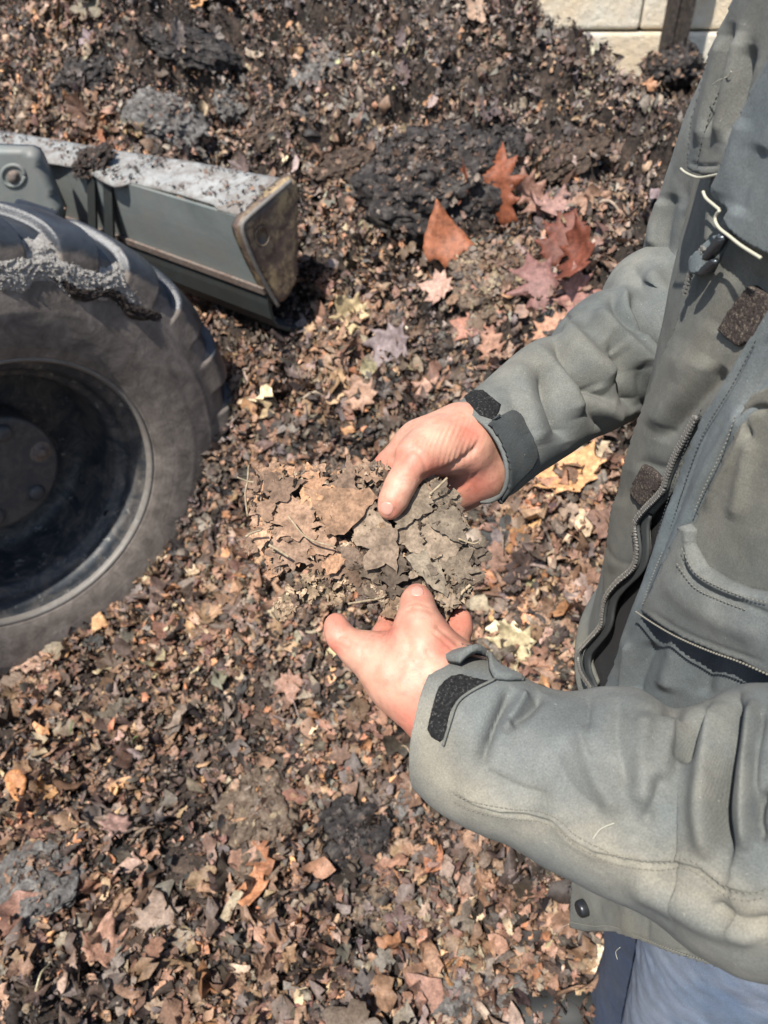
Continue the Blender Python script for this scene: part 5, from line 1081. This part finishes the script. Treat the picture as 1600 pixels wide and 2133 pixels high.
# zips: teeth, tape and slider
def teeth(name, line, off, n=None, gap=.0021, w=.0016, surf=torso_s, mat=M_zip):
    P, N = on_line(surf, line, 300, off); L = np.concatenate([[0], np.cumsum(np.linalg.norm(np.diff(P, axis=0), axis=1))]); T = np.gradient(P, axis=0); T /= np.linalg.norm(T, axis=1)[:, None]
    mbz = MB(); s = 0; k = 0
    while s < L[-1]:
        i = min(np.searchsorted(L, s), len(P)-1); t = T[i]; n_ = N[i]-(N[i]@t)*t; n_ /= np.linalg.norm(n_); b = np.cross(t, n_)
        mbz.put(*box_geo(P[i]+b*.0008*(1 if k % 2 else -1), (t, b, n_), (.00062, w, .0009))); s += gap*.62; k += 1
    return mbz.build(name, mat, jk, smooth=False, color=False)
teeth('zip_teeth', zipR, .0082)
teeth('zip_teeth', [(1500, 515), (1482, 545), (1468, 580), (1458, 612)], .010)
P, N = on_line(torso_s, zipR, 160, .0050); add('zip_tape', *tube_geo(P, .0014, 8), M_stitch, jk)
sheet('zip_tape', round_poly([(1352, 1066), (1343, 1090), (1347, 1150), (1336, 1184), (1300, 1216), (1276, 1250), (1268, 1305), (1240, 1338), (1222, 1362), (1224, 1400), (1246, 1434), (1252, 1430), (1236, 1396), (1236, 1366), (1254, 1346), (1282, 1312), (1288, 1256), (1312, 1226), (1350, 1192), (1362, 1150), (1358, 1096), (1366, 1072)], 2), 4, torso_s, .004, M_stitch, jk, .002)
ps = plane_surf(torso_s([1480], [540])[0][0]+np.array([-.014, -.008, 0]), torso_s([1480], [540])[1][0])
sheet('zip_pull', round_poly([(1500, 486), (1508, 494), (1498, 515), (1480, 535), (1470, 545), (1464, 540), (1476, 518), (1490, 498)], 1), 2.5, ps, .002, M_pull, jk, .003, edge=2)
sheet('zip_pull', round_poly([(1480, 536), (1488, 545), (1476, 560), (1460, 574), (1450, 572), (1452, 562), (1466, 548)], 1), 2.5, ps, .0, M_pull, jk, .002, edge=2)
sheet('zip_flap', [(1498, 440), (1488, 446), (1482, 470), (1470, 480), (1452, 494), (1440, 520), (1420, 540), (1404, 556), (1408, 566), (1430, 572), (1446, 570), (1456, 545), (1466, 520), (1478, 500), (1492, 480)], 4, ps, lambda p: -.006+.004*np.sin(p[:, 0]*.08), M_jacket2, jk, .004, edge=3)
# piping and seams
def piping(name, line, off, r, mat, surf=torso_s, par=None, n=60):
    P, N = on_line(surf, line, n, off); return add(name, *tube_geo(P, r, 8), mat, par or jk)
piping('piping', [(1452, 352), (1462, 360), (1478, 367), (1492, 370), (1512, 367), (1538, 361)], .010, .0008, M_piping)
piping('piping', [(1520, 398), (1526, 411), (1540, 423), (1554, 434)], .0155, .0009, M_piping)
piping('piping', [(1555, 436), (1546, 448), (1546, 460), (1555, 474), (1575, 489), (1600, 508), (1640, 532)], .0155, .0009, M_piping)
def seam(line, off, pitch=.0032, mat=M_stitch, surf=torso_s, par=None, r=.0004):
    P, N = on_line(surf, line, 120, off); mbs = MB(); stitch(mbs, P, N, pitch, .6, r); return mbs.build('stitching', mat, par or jk, color=False)
seam([(1600, 706), (1550, 800), (1500, 880), (1472, 940), (1444, 1020), (1418, 1100), (1390, 1180), (1352, 1280)], .0075)
seam([(1486, 850), (1452, 930), (1424, 1010), (1398, 1090), (1372, 1180), (1338, 1275), (1300, 1370)], .0078)
seam([(1580, 858), (1556, 920), (1516, 1000), (1490, 1058)], .0150, .003, M_thread)
seam([(1440, 1140), (1414, 1200), (1396, 1250)], .0215, .003, M_thread)
seam([(1484, 1128), (1510, 1174), (1556, 1200), (1610, 1218), (1660, 1228)], .0225, .0028, M_thread)
seam([(1470, 1160), (1506, 1206), (1556, 1228), (1610, 1246)], .0215, .0028, M_thread)
seam([(1390, 1262), (1430, 1285), (1478, 1308), (1540, 1330), (1600, 1347), (1660, 1370)], .0245, .0022, M_thread, r=.0008)
seam([(1212, 1912), (1262, 1917), (1300, 1915), (1372, 1938), (1440, 1960), (1540, 1986), (1620, 2008)], .0145, .003, M_thread)
seam([(1552, 150), (1520, 215), (1495, 290), (1482, 345)], .0085)
LS1 = [(946, 1650), (982, 1668), (1054, 1685), (1125, 1692), (1168, 1712), (1196, 1739), (1244, 1765), (1291, 1783), (1362, 1794), (1425, 1792), (1458, 1804), (1506, 1842), (1555, 1858), (1600, 1850)]
seam(LS1, .0010, .003, M_thread, lsl, sl_l); seam([(x-2, y+18) for x, y in LS1], .0006, .003, M_thread, lsl, sl_l)
# frayed threads and bits of straw stuck on the jacket
for srf, par, line, off in ((lsl, sl_l, [(1236, 1748), (1250, 1728), (1262, 1720), (1282, 1712)], .002), (torso_s, jk, [(1528, 178), (1545, 166), (1562, 160), (1570, 148)], .012), (torso_s, jk, [(1306, 1985), (1303, 1970), (1312, 1960)], .012), (torso_s, jk, [(1180, 1942), (1192, 1926), (1206, 1918)], .012)):
    P, N = on_line(srf, line, 24, off); add('straw_bit', *tube_geo(P, .0003, 6), M_piping, par)

# jeans and boots
def leg(pts, M=90, N=170, seed=0.):
    P = spline(np.array([[*p, r] for p, r in pts], float), N); C = P[:, :3]; r = P[:, 3]; T, Nn, B = frames(C); a = np.arange(M)*2*np.pi/M
    V = C[:, None]+r[:, None, None]*(np.cos(a)[None, :, None]*Nn[:, None]+np.sin(a)[None, :, None]*B[:, None]); V = V.reshape(-1, 3); Q = grid_faces(N, M, True); Q, Nm = orient(V, Q, C, M)
    return V+Nm*(.008*fbm(V*[1, 1, .5]+seed, 9, 3)+.003*fbm(V+seed, 26, 2, ridged=True))[:, None], Q
def jeans_leg(name, pts, mat, lab, seed):
    V, Q = leg(pts, seed=seed); o = add(name, V, Q, mat, person); o['label'] = lab; return o
jr = jeans_leg('trouser_leg', [((.40, .55, .98), .125), ((.41, .55, .80), .118), ((.435, .545, .50), .100), ((.45, .53, .25), .092), ((.46, .52, .06), .095)], M_denim_shade, 'farther denim leg, shade painted into its dark blue', 1.)
jl = jeans_leg('trouser_leg', [((.41, .41, .98), .125), ((.41, .40, .80), .116), ((.42, .385, .50), .100), ((.44, .375, .25), .092), ((.45, .37, .06), .095)], M_denim_lit, 'nearer denim leg, sunlight painted into its pale blue', 4.)
def boot(x, y, ang, lab):
    G0 = np.array([x, y, 0]); u = np.array([-math.cos(ang), -math.sin(ang), 0]); v = np.array([-u[1], u[0], 0])
    L = lambda a, b, c: G0+u*a+v*b+z_*c
    pr = [(.02, [(L(0, 0, .06), .045, L(.12, 0, .052), .046), (L(.12, 0, .052), .046, L(.20, .005, .046), .042), (L(0, 0, .06), .045, L(-.01, 0, .2), .05)], 'core')]
    c = [L(-.1, -.1, 0), L(.3, .1, 0)]; lo = np.array([min(c[0][k], c[1][k])-.12 for k in range(3)]); hi = np.array([max(c[0][k], c[1][k])+.12 for k in range(3)]); lo[2] = -.01; hi[2] = .30
    V, Q = surface_nets(lambda G: np.maximum(sdf_eval(G, pr), .012-G[..., 2]), lo, hi, .006)
    o = add('boot', V, Q, M_boot, person); o['label'] = lab
    pl = [L(.255*math.cos(t)*.5+.085-.0, .052*math.sin(t)*(1+.1*math.cos(t)), 0) for t in np.linspace(0, 2*np.pi, 40, endpoint=False)]; n = 40
    Vs = np.array([p+z_*h for h in (.0, .022) for p in pl]); j = np.arange(n); j2 = (j+1) % n
    add('sole', Vs, [np.stack([j, j2, n+j2, n+j], 1), np.array([list(range(n))[::-1], list(range(n, 2*n))])], M_lining, o, smooth=False)
boot(.455, .53, .0, 'farther dark work boot'); boot(.43, .36, .15, 'nearer dark work boot')
for o in list(bpy.data.objects):
    if 'wloc' in o.keys(): del o['wloc']
